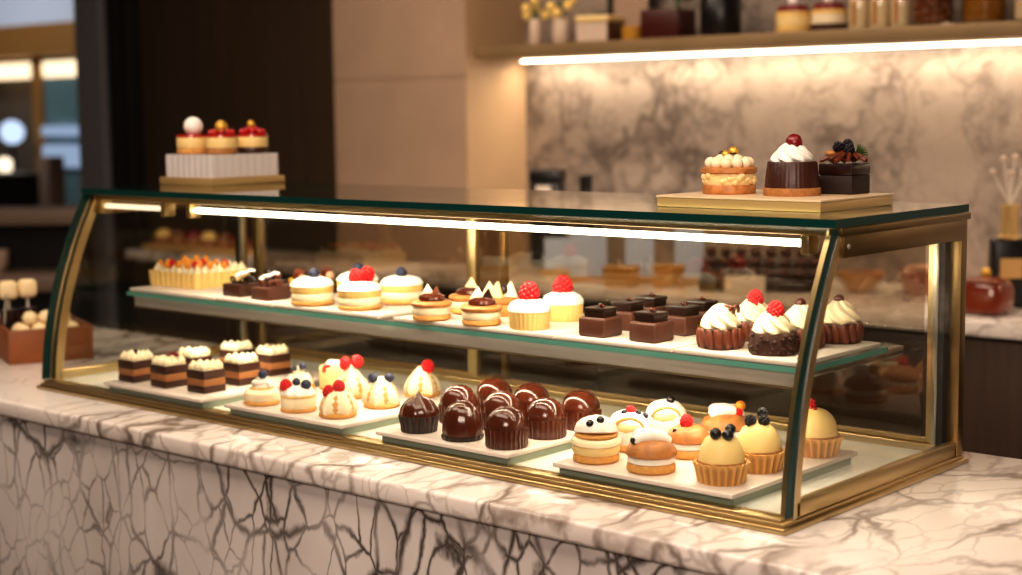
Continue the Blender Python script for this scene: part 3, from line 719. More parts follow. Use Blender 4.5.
def choc_square(x, y, label, kind):
    t = thing('chocolate_square', label, 'chocolate cake', (x, y, ZSS), random.uniform(-.06, .06), 'chocolate squares with curls on the glass shelf'); s = .0245
    part(t, 'cake', lambda b: box(b, -s, s, -s, s, 0, .022, .002), 'choc_mid' if kind in ('white', 'cube') else 'choc', key='cs' + ('a' if kind in ('white', 'cube') else 'b'))
    if kind in ('curl', 'white'):
        for k, (dx, dy, rz) in enumerate(((-.010, -.008, .3), (.008, -.004, 1.6), (-.004, .010, 2.5), (.010, .011, .9))):
            part(t, 'chocolate_curl', curl_fn, 'choc_dark' if kind == 'curl' else 'choc_flake', key='cc', loc=(dx, dy, .021), rot=(.2, 0, rz))
    if kind in ('white', 'curl'):
        part(t, 'white_curl', lambda b: tube(b, [(-.016, -.006, 0), (-.009, -.003, .006), (0, 0, .007), (.008, .003, .012), (.016, .004, .010)], .0042, 9, .6), 'white', key='wc', loc=(-.002 if kind == 'white' else .010, .002, .034), rot=(0, 0, .5))
    if kind == 'ball':
        part(t, 'chocolate_ball', lambda b: ball(b, (0,0,0), .012), 'choc_dark', loc=(0, 0, .033)); part(t, 'chocolate_ball', lambda b: ball(b, (0,0,0), .008), 'choc_flake', loc=(.012, .008, .029))
    if kind == 'cube':
        part(t, 'chocolate_cube', lambda b: box(b, -.009, .009, -.009, .009, -.008, .009, .002), 'choc_flake', loc=(-.004, .0, .036), rot=(.45, .3, .6))
        part(t, 'hazelnut', lambda b: ball(b, (0,0,0), .0085, (1,1,1.1)), 'hazel', loc=(.012, -.006, .030)); part(t, 'gold_flake', lambda b: ball(b, (0,0,0), .006, (1,.5,1)), 'gold', loc=(-.008, -.015, .027))
for x, y, k, lab in ((.350, .198, 'curl', 'dark chocolate square with dark curls, front row beside the fluted tart'), (.438, .190, 'white', 'chocolate square with a long white curl, front row'),
                     (.352, .262, 'ball', 'chocolate square topped with a round chocolate ball'), (.440, .258, 'cube', 'chocolate square with a tilted cube and hazelnut, middle row'),
                     (.440, .325, 'cube', 'chocolate square with a tilted cube and hazelnut, back row')):
    choc_square(x, y, lab, k)

def iced_cake(x, y, label, berries):
    t = thing('iced_round_cake', label, 'cake', (x, y, ZSS), 0, 'white iced round cakes on the glass shelf')
    biscuit_disc(t, .0365, .008, 'biscuit')
    part(t, 'cream_layer', lambda b: lathe(b, [(.034, 0), (.0355, .003), (.0355, .012), (.034, .014)], 36, lump=.02), 'cream', loc=(0, 0, .0075), key='ic1')
    part(t, 'sponge_layer', lambda b: lathe(b, [(.0355, 0), (.0365, .002), (.0362, .010), (.035, .011)], 36, lump=.015), 'sponge', loc=(0, 0, .0215), key='ic2')
    part(t, 'icing_cap', lambda b: lathe(b, [(.0355, 0), (.0372, .001), (.0365, .0045), (.031, .0105), (.020, .0145), (0, .0155)], 40, lump=.02), 'white', loc=(0, 0, .0315), key='ic3')
    for kind, a, f, z, s in berries:
        bx, by = ac(a, f); berry(t, kind, bx, by, z, s)
iced_cake(.553, .186, 'white iced round cake with one blueberry, front row', [('blueberry', .004, .002, .052, 1.25)])
iced_cake(.664, .192, 'white iced round cake with two raspberries', [('raspberry', -.006, .002, .054, 1.2), ('raspberry', .013, -.002, .057, 1.25)])
iced_cake(.555, .290, 'white iced round cake with a blueberry, half hidden behind the raspberry cake', [('blueberry', .002, .002, .052, 1.35)])
iced_cake(.664, .290, 'white iced round cake with one blueberry, nearest the centre post', [('blueberry', .0, .002, .052, 1.25)])

GB = 'small chocolate topped sandwiches on the glass shelf'
def sandwich(x, y, label, chips):
    t = thing('biscuit_sandwich', label, 'pastry', (x, y, ZSS), 0, GB)
    biscuit_disc(t, .030, .009, 'biscuit')
    part(t, 'cream_layer', lambda b: lathe(b, [(.0285, 0), (.030, .003), (.0295, .010), (.028, .012)], 36), 'cream', loc=(0, 0, .009), key='bs1')
    part(t, 'biscuit_top', lambda b: lathe(b, [(.028, 0), (.0315, .002), (.0325, .006), (.030, .009), (.02, .0105)], 36, lump=.02), 'puff', loc=(0, 0, .0205), key='bs2')
    part(t, 'chocolate_blob', lambda b: lathe(b, [(.018, 0), (.0215, .003), (.020, .008), (.012, .0115), (0, .0125)], 28), 'choc_gloss', loc=(*ac(.001, .004), .030), key='bs3')
    for m, a, f, rz, s in chips:
        def tri(b):
            A = [b.verts.new(p) for p in ((-.013, -.002, 0), (.013, -.002, 0), (.001, -.001, .021))]; B = [b.verts.new(p) for p in ((-.013, .004, 0), (.013, .004, 0), (.001, .002, .021))]
            b.faces.new(A); b.faces.new(B[::-1])
            for i in range(3): b.faces.new((A[i], A[(i+1)%3], B[(i+1)%3], B[i]))
        cx, cy = ac(a, f)
        part(t, 'wafer_chip' if m != 'choc_dark' else 'chocolate_chip', tri, m, key='tri'+m, loc=(cx, cy, .035), rot=(-.25, 0, .72+rz), smooth=False, scale=(s, s, s))
sandwich(.853, .168, 'small biscuit sandwich with chocolate, cream and brown wafer chip, front row', [('cream', -.006, -.004, .2, 1), ('choc_flake', .006, -.002, -.4, .85)])
sandwich(.845, .262, 'small biscuit sandwich with chocolate and a golden wafer chip, behind another', [('custard', .004, -.002, -.1, 1.1)])
sandwich(.954, .173, 'small biscuit sandwich with chocolate and a dark chip, next to the red topped cupcake', [('cream', -.006, -.006, .1, 1.1), ('choc_dark', .008, .002, -.5, .95)])
t = thing('biscuit_sandwich', 'small biscuit sandwich with pale wafer chips and dark ball, back row', 'pastry', (.905, .268, ZSS), 0, GB)
biscuit_disc(t, .030, .020, 'biscuit'); biscuit_disc(t, .0325, .010, 'puff', .020, 'biscuit_top')
for m, a, f, rz in (('cream', -.014, 0, .3), ('custard', -.006, .006, -.7), ('cream', .016, .004, -.5)):
    cx, cy = ac(a, f); part(t, 'wafer_chip', lambda b: None, m, key='tri'+m, loc=(cx, cy, .029), rot=(-.25, 0, .72+rz), smooth=False, scale=(1.2, 1.2, 1.25))
part(t, 'chocolate_ball', lambda b: ball(b, (0,0,0), .009, lump=.1), 'choc_dark', loc=(*ac(.008, -.004), .040))
def cupcake(x, y, label):
    t = thing('golden_cupcake', label, 'cupcake', (x, y, ZSS), 0, 'golden cupcakes on the glass shelf')
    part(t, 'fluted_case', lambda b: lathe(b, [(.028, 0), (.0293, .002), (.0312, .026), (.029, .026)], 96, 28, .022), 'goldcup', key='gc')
    part(t, 'icing_cap', lambda b: lathe(b, [(.029, 0), (.0325, .002), (.0325, .007), (.028, .014), (.018, .019), (.008, .021), (0, .0215)], 40, lump=.04), 'white', loc=(0, 0, .0245), key='gc')
    o = berry(t, 'raspberry', 0, 0, .053, 1.55); return t
cupcake(1.041, .184, 'golden cupcake with white icing and a big red berry, front row')
cupcake(1.024, .284, 'golden cupcake with white icing and a big red berry, back row')

def choc_block(x, y, label, rz):
    t = thing('chocolate_block', label, 'chocolate cake', (x, y, ZSS), rz, 'glossy chocolate blocks on the glass shelf'); s = .0235
    part(t, 'mousse_block', lambda b: box(b, -s, s, -s, s, 0, .028, .004, seg=3), 'choc_mid', key='cb1')
    part(t, 'glazed_top', lambda b: (box(b, -.0175, .0175, -.0175, .0175, .027, .039, .003, seg=3), box(b, -.0185, .0185, -.0185, .0185, .036, .0415, .002)), 'choc_dark', key='cb2')
    part(t, 'chocolate_bead', lambda b: (ball(b, (0, 0, .0015), .003), ball(b, (.004, .001, .0), .0026)), 'choc_gloss', key='cb3', loc=(.002, -.002, .043))
for x, y, lab in ((1.172, .188, 'glossy chocolate block in the front row, beside the golden cupcakes'), (1.261, .190, 'glossy chocolate block in the front row, beside the chocolate nests'),
                  (1.161, .268, 'glossy chocolate block in the middle row, beside the golden cupcakes'), (1.257, .272, 'glossy chocolate block in the middle row, beside the chocolate nests'),
                  (1.155, .335, 'glossy chocolate block in the back row, beside the golden cupcakes'), (1.244, .338, 'glossy chocolate block in the back row, beside the chocolate nests')):
    choc_block(x, y, lab, random.uniform(-.06, .06))

GN = 'cream topped chocolate nests on the glass shelf'
def nest(x, y, label, top, crumb=False):
    t = thing('chocolate_nest', label, 'pastry', (x, y, ZSS), 0, GN)
    if crumb:
        def fn(b):
            lathe(b, [(.0300, 0), (.0315, .003), (.0315, .026), (.029, .029)], 40, lump=.05)
            rd = random.Random(2)
            for k in range(90):
                a = rd.uniform(0, 2*PI); z = rd.uniform(.002, .028)
                ball(b, (.0315*math.cos(a), .0315*math.sin(a), z), rd.uniform(.002, .0036), (1, 1, .8), 7, 5)
        part(t, 'crumbed_base', fn, 'choc_crumb')
    else:
        part(t, 'chocolate_base', lambda b: lathe(b, [(.028, 0), (.029, .003), (.029, .025), (.027, .028)], 32), 'choc', key='n1')
        def pet(b):
            for k in range(15):
                a = 2*PI*k/15
                ball(b, (.0295*math.cos(a), .0295*math.sin(a), .0145), .0068, (.6, .95, 2.1), 10, 8, rot=Matrix.Rotation(a, 3, 'Z') @ Matrix.Rotation(.18, 3, 'X'))
        part(t, 'chocolate_petals', pet, 'choc_flake', key='n2', rot=(0, 0, random.uniform(0, 1)))
    swirl(t, .0285, .034, .026, 'cream', 7, 3.4, amp=.14)
    if top == 'rasp': berry(t, 'raspberry', *ac(.002, .005), .058, 1.15)
    if top == 'curl':
        for k in range(2): part(t, 'chocolate_curl', curl_fn, 'choc_flake', key='nc', loc=(*ac(.008+.005*k, -.002+.006*k), .047), rot=(.5, .2, .8+1.3*k))
    if top == 'ball': part(t, 'chocolate_ball', lambda b: ball(b, (0,0,0), .0075), 'choc_gloss', key='nb', loc=(*ac(-.001, 0), .059))
nest(1.371, .198, 'petal sided chocolate nest with cream and chocolate curls, front row', 'curl')
nest(1.455, .196, 'crumb sided chocolate nest with cream swirl and raspberry, front row', 'rasp', True)
nest(1.365, .290, 'chocolate nest with cream swirl and raspberry, behind the front row', 'rasp')
nest(1.455, .268, 'chocolate nest with cream and chocolate ball, half hidden by the post', 'ball')
nest(1.473, .340, 'petal sided chocolate nest with chocolate ball, back corner beyond the post', 'ball')

# ------------------------------------------------------------------ on top of the case
t = thing('gold_plinth', 'low gold plinth under the pearl box on the glass top', 'plinth', (-.003, .285, H), 0, 'plinths on the case top')
part(t, 'plinth_block', lambda b: box(b, 0, .163, 0, .183, .0003, .0145, .001), 'plinth')
def pearl(b):
    def e(n, ax, ay, bx, by):
        return [(ax+(bx-ax)*i/(n*6)+(by-ay)/math.hypot(bx-ax, by-ay)*.0016*abs(math.sin(i/6*PI)), ay+(by-ay)*i/(n*6)-(bx-ax)/math.hypot(bx-ax, by-ay)*.0016*abs(math.sin(i/6*PI))) for i in range(n*6)]
    P = e(8, 0, 0, .144, 0)+e(9, .144, 0, .144, .165)+e(8, .144, .165, 0, .165)+e(9, 0, .165, 0, 0)
    A = [b.verts.new((x, y, 0)) for x, y in P]; B = [b.verts.new((x, y, .044)) for x, y in P]
    b.faces.new(A[::-1]); b.faces.new(B)
    for i in range(len(A)): b.faces.new((A[i], A[(i+1)%len(A)], B[(i+1)%len(A)], B[i]))
o = part(None, 'pearl_riser', pearl, 'acrylic', loc=(.007, .294, H+.0148)); tag(o, 'fluted pearl white riser box standing on the gold plinth', 'riser')
ZK = H+.0148+.0443
def cheesecake(x, y, label, kind, base):
    t = thing('mini_cheesecake', label, 'cheesecake', (x, y, ZK), 0, 'small red glazed cheesecakes on the pearl riser')
    biscuit_disc(t, .0300, .012, base)
    part(t, 'cheesecake_layer', lambda b: lathe(b, [(.0295, 0), (.0305, .002), (.0305, .019), (.0295, .021)], 40), 'cheese', key='mc', loc=(0, 0, .0118))
    part(t, 'red_glaze', lambda b: lathe(b, [(.0300, 0), (.0308, .001), (.0302, .0045), (.028, .0055), (0, .006)], 40, lump=.02), 'redglaze', key='mc', loc=(0, 0, .0322))
    if kind == 'egg': part(t, 'white_ball', lambda b: ball(b, (0,0,0), .019, (1, 1, .98), 24, 16), 'white', loc=(*ac(.004, .004), .054))
    else:
        rd = random.Random(len(label))
        for k in range(9):
            a = k*2*PI/9
            part(t, 'red_currant', lambda b: ball(b, (0,0,0), .0052, u=10, v=7), 'currant', key='rc', loc=(.021*math.cos(a), .021*math.sin(a), .0425))
        if kind == 'gold':
            part(t, 'gold_ball', lambda b: ball(b, (0,0,0), .0128, lump=.06), 'gold', loc=(*ac(0, 0), .0525))
        else:
            for k in range(5): part(t, 'red_currant', lambda b: None, 'currant', key='rc', loc=(.009*math.cos(k*1.26), .009*math.sin(k*1.26), .047))
            part(t, 'gold_ball', lambda b: ball(b, (0,0,0), .008, lump=.1), 'gold', loc=(*ac(-.002, 0), .057))
            part(t, 'berry_shaving', lambda b: tube(b, [(-.010, 0, 0), (0, 0, .004), (.010, .002, .002)], .004, 8), 'cherry', loc=(-.012, -.010, .044))
cheesecake(.046, .330, 'small red glazed cheesecake with a big white ball on top', 'egg', 'biscuit')
cheesecake(.118, .346, 'small red glazed cheesecake with currants and a gold ball', 'gold', 'biscuit_dark')
cheesecake(.116, .424, 'small red glazed cheesecake heaped with currants, on a dark base', 'heap', 'choc')

t = thing('brass_plinth', 'wide pale brass plinth under three cakes on the glass top', 'plinth', (1.259, .206, H), 0, 'plinths on the case top')
part(t, 'plinth_block', lambda b: box(b, 0, .259, 0, .197, .0003, .0135, .001), 'plinth')
part(t, 'top_plate', lambda b: box(b, -.001, .260, -.001, .198, .0135, .0162, .0006), 'plinth_pale')
ZM = H+.0162
GT = 'cakes on the brass plinth'
t = thing('cream_layer_cake', 'golden layer cake with cream balls and gold flecked truffles', 'cake', (1.322, .292, ZM), 0, GT)
part(t, 'sponge_base', lambda b: lathe(b, [(.036, 0), (.0375, .002), (.0375, .011), (.036, .013)], 44, lump=.03), 'puff')
def lumps(b):
    rd = random.Random(4); lathe(b, [(.035, 0), (.036, .003), (.036, .013), (.035, .016)], 40, lump=.05)
    for k in range(42):
        a = rd.uniform(0, 2*PI); ball(b, (.0345*math.cos(a), .0345*math.sin(a), rd.uniform(.003, .015)), rd.uniform(.003, .006), u=9, v=6)
part(t, 'cream_filling', lumps, 'custard', loc=(0, 0, .0125))
part(t, 'sponge_top', lambda b: lathe(b, [(.036, 0), (.039, .002), (.0388, .007), (.036, .009)], 44, lump=.05), 'puff', loc=(0, 0, .0285))
def cb(b):
    rd = random.Random(9)
    for k in range(11):
        a = 2*PI*k/11; ball(b, (.027*math.cos(a), .027*math.sin(a), .006), .0085, (1, 1, 1.0), 12, 8)
    for k in range(6):
        a = 2*PI*k/6; ball(b, (.013*math.cos(a), .013*math.sin(a), .010), .0085, u=12, v=8)
part(t, 'cream_balls', cb, 'cream', loc=(0, 0, .037))
for m, a, f, z, r in (('gold', .006, 0, .059, .0075), ('gold', -.006, .006, .055, .006), ('choc_dark', 0, .004, .052, .006), ('choc_dark', .006, .006, .052, .006), ('choc_dark', -.010, -.002, .055, .005)):
    part(t, 'truffle', lambda b, r=r: ball(b, (0,0,0), r, lump=.15), m, loc=(*ac(a, f), z))
t = thing('cream_topped_cake', 'tapered chocolate cake with white cream swirl and dark red cherry', 'cake', (1.424, .292, ZM), .3, GT)
part(t, 'crumb_base', lambda b: lathe(b, [(.0385, 0), (.0395, .002), (.039, .010), (.0375, .011)], 44, sq=0, lump=.03), 'biscuit_dark')
part(t, 'fluted_cake', lambda b: lathe(b, [(.0372, 0), (.0372, .001), (.0335, .034), (.032, .036)], 108, 36, .012), 'choc', loc=(0, 0, .0105))
swirl(t, .030, .029, .045, 'white', 8, 3.6, amp=.13)
part(t, 'cherry', lambda b: ball(b, (0,0,0), .0115, (1, 1, .95), 18, 12, .12), 'cherry', loc=(*ac(.001, .004), .073))
t = thing('berry_chocolate_cake', 'dark square chocolate cake with flakes, blackberries and green sprig', 'cake', (1.463, .366, ZM), 0, GT); s = .026
part(t, 'lower_cake', lambda b: box(b, -s, s, -s, s, 0, .026, .002), 'choc_black')
part(t, 'upper_cake', lambda b: box(b, -s*1.01, s*1.01, -s*1.01, s*1.01, .0262, .042, .002), 'choc_dark')
def flakes(b):
    rd = random.Random(6)
    for k in range(26):
        a = k*2.4; r = .024*math.sqrt((k+1)/26)
        tube(b, [(r*math.cos(a)-.011*math.sin(a+1.2), r*math.sin(a)+.011*math.cos(a+1.2), .003+.010*(1-k/26)), (r*math.cos(a), r*math.sin(a), .008+.010*(1-k/26)), (r*math.cos(a)+.011*math.sin(a+1.2), r*math.sin(a)-.011*math.cos(a+1.2), .003+.010*(1-k/26))], .003, 6)
part(t, 'chocolate_flakes', flakes, 'choc_flake', loc=(0, 0, .041))
for a, f, z in ((-.010, .004, .064), (.004, .010, .061), (.005, -.004, .067)): berry(t, 'blackberry', *ac(a, f), z, .95)
part(t, 'orange_petal', lambda b: ball(b, (0,0,0), .007, (1.2, .8, .6)), 'biscuit_dark', loc=(*ac(-.021, .004), .056))
def sprig(b):
    for k in range(7):
        a = -.6+.3*k; tube(b, [(0, 0, 0), (.008*math.sin(a)+.002, .002*k-.006, .007*math.cos(a)), (.015*math.sin(a)+.003, .003*k-.009, .012*math.cos(a))], .0016, 6, .5)
part(t, 'green_sprig', sprig, 'leaf', loc=(*ac(.016, .002), .057), rot=(0, .5, .7))

# ------------------------------------------------------------------ crate at the left
t = thing('wooden_crate', 'brown wooden crate left of the display case', 'crate', (-.285, .106, 0), 1.21)
def crate(b):
    box(b, 0, .17, 0, .008, .0005, .070, .001); box(b, 0, .17, .232, .24, .0005, .070, .001)
    box(b, 0, .008, .008, .232, .0005, .070, .001); box(b, .162, .17, .008, .232, .0005, .070, .001); box(b, .008, .162, .008, .232, .0005, .046)
part(t, 'box', crate, 'crate')
part(t, 'divider', lambda b: box(b, .005, .165, .105, .111, .046, .07), 'black')
rot = Matrix.Rotation(1.21, 3, 'Z')
rd = random.Random(12); kk = 0
spots = [(.035+.033*i, .030+.036*j, .046+.0165, r) for j in range(2) for i, r in enumerate((.0165, .018, .0175, .0165))]
spots += [(.052+.033*i, .042, .046+.042, .0165) for i in range(3)]
LT = ['first cream truffle along the guest edge of the crate', 'second cream truffle along the guest edge of the crate', 'third cream truffle along the guest edge of the crate', 'fourth cream truffle along the guest edge of the crate',
      'first cream truffle of the second row in the crate', 'second cream truffle of the second row in the crate', 'third cream truffle of the second row in the crate', 'fourth cream truffle of the second row in the crate',
      'cream truffle heaped on top, nearest the stick', 'cream truffle heaped on top, central of three', 'cream truffle heaped on top, nearest the glass case']
for (u, v, z, r), lab in zip(spots, LT):
    p = rot @ Vector((u, v, 0))
    o = part(None, 'cream_truffle', lambda b, r=r: ball(b, (0,0,0), r, (1, 1, .92), 16, 10, .06), 'truffle', key='tr%.4f' % r, loc=(-.285+p.x, .106+p.y, z), rot=(0, 0, rd.uniform(0, 6)))
    tag(o, lab, 'truffle', 'cream truffles in the wooden crate')
for (u, v, lab) in ((.030, .150, 'pale rounded marshmallow pop on a stick in the crate, nearer one'), (.072, .165, 'pale rounded marshmallow pop on a stick in the crate, farther one')):
    p = rot @ Vector((u, v, 0))
    t = thing('marshmallow_pop', lab, 'marshmallow pop', (-.285+p.x, .106+p.y, .046), 1.21, 'marshmallow pops in the crate')
    part(t, 'marshmallow', lambda b: box(b, -.020, .020, -.018, .018, .072, .112, .012, seg=4), 'truffle', key='mp')
    part(t, 'stick', lambda b: tube(b, [(0, 0, 0), (0, 0, .074)], .003, 8), 'card', key='mp')
    part(t, 'sleeve', lambda b: lathe(b, [(.018, .001), (.020, .05), (.016, .051)], 18), 'choc_dark', key='mp')
p = rot @ Vector((.012, .118, 0))
t = thing('serving_tongs', 'slim steel serving tongs leaning in the crate', 'tongs', (-.285+p.x, .106+p.y, .046), 1.21)
part(t, 'arm', lambda b: tube(b, [(.0, 0, 0), (.006, .004, .06), (.010, .010, .085)], .003, 8), 'steel')
part(t, 'tip', lambda b: ball(b, (0, 0, .004), .006), 'steel')

# ------------------------------------------------------------------ back counter things
ZB = .0003
GC = 'blue cards on the back counter'
for x, y, w, h, lab in ((-.50, 2.12, .085, .115, 'small slanted pale blue card on the back counter, beside the centre post'), (-.30, 2.02, .11, .155, 'large slanted pale blue card on the back counter'),
                        (-.17, 2.10, .085, .135, 'narrow slanted pale blue card on the back counter'), (-.035, 2.16, .085, .17, 'tallest slanted pale blue card on the back counter, beside the truffle tray')):
    t = thing('menu_card', lab, 'card', (x, y, ZB), .65, GC)
    part(t, 'panel', lambda b, w=w, h=h: box(b, -w/2, w/2, -.003, .003, .012, h, .001), 'blue', rot=(-.28, 0, 0))
    part(t, 'base', lambda b, w=w: box(b, -w/2-.01, w/2+.01, -.035, .035, 0, .014, .002), 'tan')
for x, y, w, h, lab in ((-.155, 1.99, .10, .055, 'tan box in front of the narrow blue card'), (-.03, 2.05, .085, .06, 'tan box in front of the tallest blue card')):
    t = thing('gift_box', lab, 'box', (x, y, ZB), .6, 'tan boxes on the back counter')
    part(t, 'carton', lambda b, w=w, h=h: box(b, -w/2, w/2, -.03, .03, 0, h*.75, .002), 'tan')
    part(t, 'lid', lambda b, w=w, h=h: box(b, -w/2-.003, w/2+.003, -.033, .033, h*.75, h, .002), 'mustard')
t = thing('truffle_tray', 'dark stepped tray of chocolates on the back counter', 'tray', (.225, 2.14, ZB), .5)
part(t, 'tray_body', lambda b: (box(b, -.17, .17, -.07, -.02, 0, .035, .003), box(b, -.17, .17, -.02, .03, 0, .06, .003), box(b, -.17, .17, .03, .08, 0, .085, .003)), 'choc_dark')
rt = Matrix.Rotation(.5, 3, 'Z')
step = ('lower', 'middle', 'upper')
for j in range(3):
    for k in range(8):
        p = rt @ Vector((-.148+.042*k, -.045+.05*j, 0))
        o = part(None, 'chocolate_truffle', lambda b: ball(b, (0,0,0), .0165, (1, 1, .9), 14, 9), 'choc_gloss', key='ctr', loc=(.225+p.x, 2.14+p.y, ZB+.035+.025*j+.0147))
        tag(o, 'round glossy chocolate truffle on the %s step of the dark tray behind the case' % step[j], 'chocolate', 'truffles on the %s step of the dark tray' % step[j])
t = thing('price_card', 'blank white card in front of the chocolate tray on the back counter', 'card', (.245, 2.02, ZB), .6)
part(t, 'panel', lambda b: box(b, -.055, .055, -.002, .002, .004, .05, .001), 'card', rot=(-.2, 0, 0)); part(t, 'base', lambda b: box(b, -.05, .05, -.012, .012, 0, .006), 'card')
t = thing('fruit_bowl', 'small mustard yellow bowl of nuts on the back counter', 'bowl', (.47, 2.25, ZB))
part(t, 'bowl', lambda b: lathe(b, [(.03, 0), (.055, .03), (.062, .055), (.057, .055), (.03, .02)], 24), 'mustard'); part(t, 'nuts', lambda b: lathe(b, [(.055, .046), (.03, .06), (0, .064)], 20, lump=.1), 'nuts')
t = thing('loaf_pan', 'copper loaf pan of pale nuts on the back counter', 'pan', (.645, 2.30, ZB), .6)
part(t, 'pan_body', lambda b: (lathe(b, [(.062, 0), (.075, .065), (.070, .065), (.06, .05)], 32, sq=.6, sx=1.0, sy=.7)), 'copper')
def nutpile(b):
    rd = random.Random(3)
    for k in range(26): ball(b, (rd.uniform(-.052, .052), rd.uniform(-.034, .034), .064+rd.uniform(-.004, .01)), .011, (1.2, .9, .8), 9, 6)
part(t, 'nuts', nutpile, 'hazel')
t = thing('reed_diffuser', 'dark square reed diffuser bottle with gold neck on the back counter', 'diffuser', (.925, 2.17, ZB), .66)
part(t, 'bottle', lambda b: (box(b, -.046, .046, -.03, .03, 0, .175, .012, seg=3)), 'black')
part(t, 'label', lambda b: box(b, -.028, .028, -.0312, -.0300, .075, .125), 'tan', label='blank tan bottle label')
part(t, 'neck', lambda b: lathe(b, [(.03, .172), (.032, .178), (.021, .182), (.021, .245), (.024, .25), (.024, .258), (.012, .26)], 24), 'plinth')
for k, (dx, h) in enumerate(((-.05, .34), (-.022, .372), (.0, .335), (.012, .375), (.036, .335), (.062, .352))):
    q = part(t, 'reed', lambda b, dx=dx, h=h, k=k: tube(b, [(0, .004*(k-2), .25), (dx, .01*(k-2), h)], .0015, 6), 'card')
    part(q, 'reed_tip', lambda b, dx=dx, h=h, k=k: ball(b, (dx, .01*(k-2), h), .0085), 'vase')
t = thing('amber_jar', 'low red-brown glass jar with round knob lid on the back counter', 'jar', (.934, 2.02, ZB))
part(t, 'jar_body', lambda b: lathe(b, [(.045, 0), (.058, .008), (.060, .06), (.054, .075)], 32, sq=.25), 'amber')
part(t, 'lid', lambda b: lathe(b, [(.055, .075), (.056, .082), (.03, .09), (.008, .093)], 32), 'amber'); part(t, 'knob', lambda b: ball(b, (0, 0, .1), .012), 'gold')
for x, w, h, lab in ((-.73, .12, .300, 'black square coffee canister on the back counter, wider one'), (-.53, .045, .29, 'slim black bottle on the back counter')):
    t = thing('coffee_canister' if w > .1 else 'dark_bottle', lab, 'canister' if w > .1 else 'bottle', (x, 2.35 if w > .1 else 2.3, ZB), .5)
    if w > .1:
        part(t, 'canister_body', lambda b: box(b, -.05, .05, -.05, .05, 0, .27, .006), 'black'); part(t, 'lid', lambda b: box(b, -.053, .053, -.053, .053, .27, .312, .006), 'black')
        part(t, 'label', lambda b: box(b, -.03, .02, -.0515, -.05, .20, .262), 'card', label='blank pale canister label')
    else:
        part(t, 'bottle_body', lambda b: lathe(b, [(.026, 0), (.028, .005), (.028, .2), (.02, .24), (.018, .26)], 24), 'black'); part(t, 'cap', lambda b: lathe(b, [(.02, .258), (.021, .3), (.018, .302)], 20), 'black')
# pastries on a tan board, far left of the back counter
o = part(None, 'pastry_board', lambda b: box(b, -.28, .28, -.07, .07, 0, .02, .003), 'tan', loc=(-2.10, 1.99, ZB)); tag(o, 'long tan board of small pastries on the back counter', 'board')
for k in range(6):
    t = thing('chocolate_bun', ('%s small bun on the tan board, counting from the dark wall frame' % ('first', 'second', 'third', 'fourth', 'fifth', 'sixth')[k]), 'bun', (-2.33+.092*k, 1.985, .0206), 0, 'buns on the tan board')
    part(t, 'bun_base', lambda b: lathe(b, [(.034, 0), (.038, .008), (.036, .025), (.03, .03)], 20), 'caramel', key='bn1')
    part(t, 'bun_topping', lambda b: lathe(b, [(.033, .026), (.030, .042), (.015, .054), (0, .056)], 20), 'nuts' if k % 3 == 1 else ('cherry' if k % 3 == 2 else 'sponge'), key='bn2%d' % (k % 3))

# ------------------------------------------------------------------ wall shelf things
ZW = .7165
def flowers(t, seed):
    rd = random.Random(seed)
    def st(b):
        for k in range(5): tube(b, [(0, 0, .07), (.02*math.cos(k*1.3), .02*math.sin(k*1.3), .16+.01*k)], .002, 6)
    part(t, 'stems', st, 'leaf')
    for k in range(6):
        a = k*1.05+seed; part(t, 'flower_head', lambda b: ball(b, (0,0,0), .016), 'goldlight', key='fh', loc=(.038*math.cos(a), .03*math.sin(a), .10+.022*(k % 4)))
for x, r, lab in ((-.775, .022, 'narrow pale vase of golden dried flowers on the wall shelf'), (-.665, .030, 'wider pale vase of golden dried flowers on the wall shelf')):
    t = thing('flower_vase', lab, 'vase', (x, 2.35, ZW), 0, 'vases on the wall shelf')
    part(t, 'vase_body', lambda b, r=r: lathe(b, [(r*.8, 0), (r, .01), (r, .075), (r*.8, .085), (r*.6, .085)], 24), 'vase'); flowers(t, int(r*1000))
t = thing('keepsake_box', 'small square box with front coloured as lit and glowing cream lid on shelf', 'box', (-.50, 2.34, ZW), .1)
part(t, 'carton', lambda b: box(b, -.058, .058, -.05, .05, 0, .062, .003), 'brownbox'); part(t, 'front_panel', lambda b: box(b, -.056, .056, -.0515, -.05, .003, .06), 'vase', label='pinkish sheet colouring the front as lit')  # pale sheet puts the light on the front face into colour
part(t, 'lid', lambda b: box(b, -.062, .062, -.054, .054, .062, .082, .006, seg=3), 'custard')
t = thing('picture_frame', 'dark upright picture frame behind the cream lidded box', 'frame', (-.46, 2.45, ZW))
part(t, 'frame_border', lambda b: (box(b, -.09, -.07, -.008, .008, 0, .26), box(b, .07, .09, -.008, .008, 0, .26), box(b, -.07, .07, -.008, .008, 0, .02), box(b, -.07, .07, -.008, .008, .24, .26)), 'frame_black'); part(t, 'picture', lambda b: box(b, -.07, .07, -.002, .004, .02, .24), 'mauve')
t = thing('mustard_tin', 'low mustard coloured tin beside the dark red box on shelf', 'tin', (-.372, 2.34, ZW)); part(t, 'tin_body', lambda b: lathe(b, [(.033, 0), (.035, .003), (.035, .034)], 24), 'mustard'); part(t, 'lid', lambda b: lathe(b, [(.036, .034), (.036, .043), (.033, .045)], 24), 'mustard')
t = thing('planter_box', 'dark red square planter with green stem on the wall shelf', 'planter', (-.24, 2.34, ZW), .1)
part(t, 'planter_body', lambda b: box(b, -.066, .066, -.055, .055, 0, .088, .004), 'redbox'); part(t, 'plant_stem', lambda b: (tube(b, [(.03, 0, .086), (.035, .0, .13), (.03, 0, .2)], .007, 8), [ball(b, (.03+.03*math.cos(k), .03*math.sin(k), .12+.02*k), .018, (1.4, .6, .5)) for k in range(5)]), 'leaf')
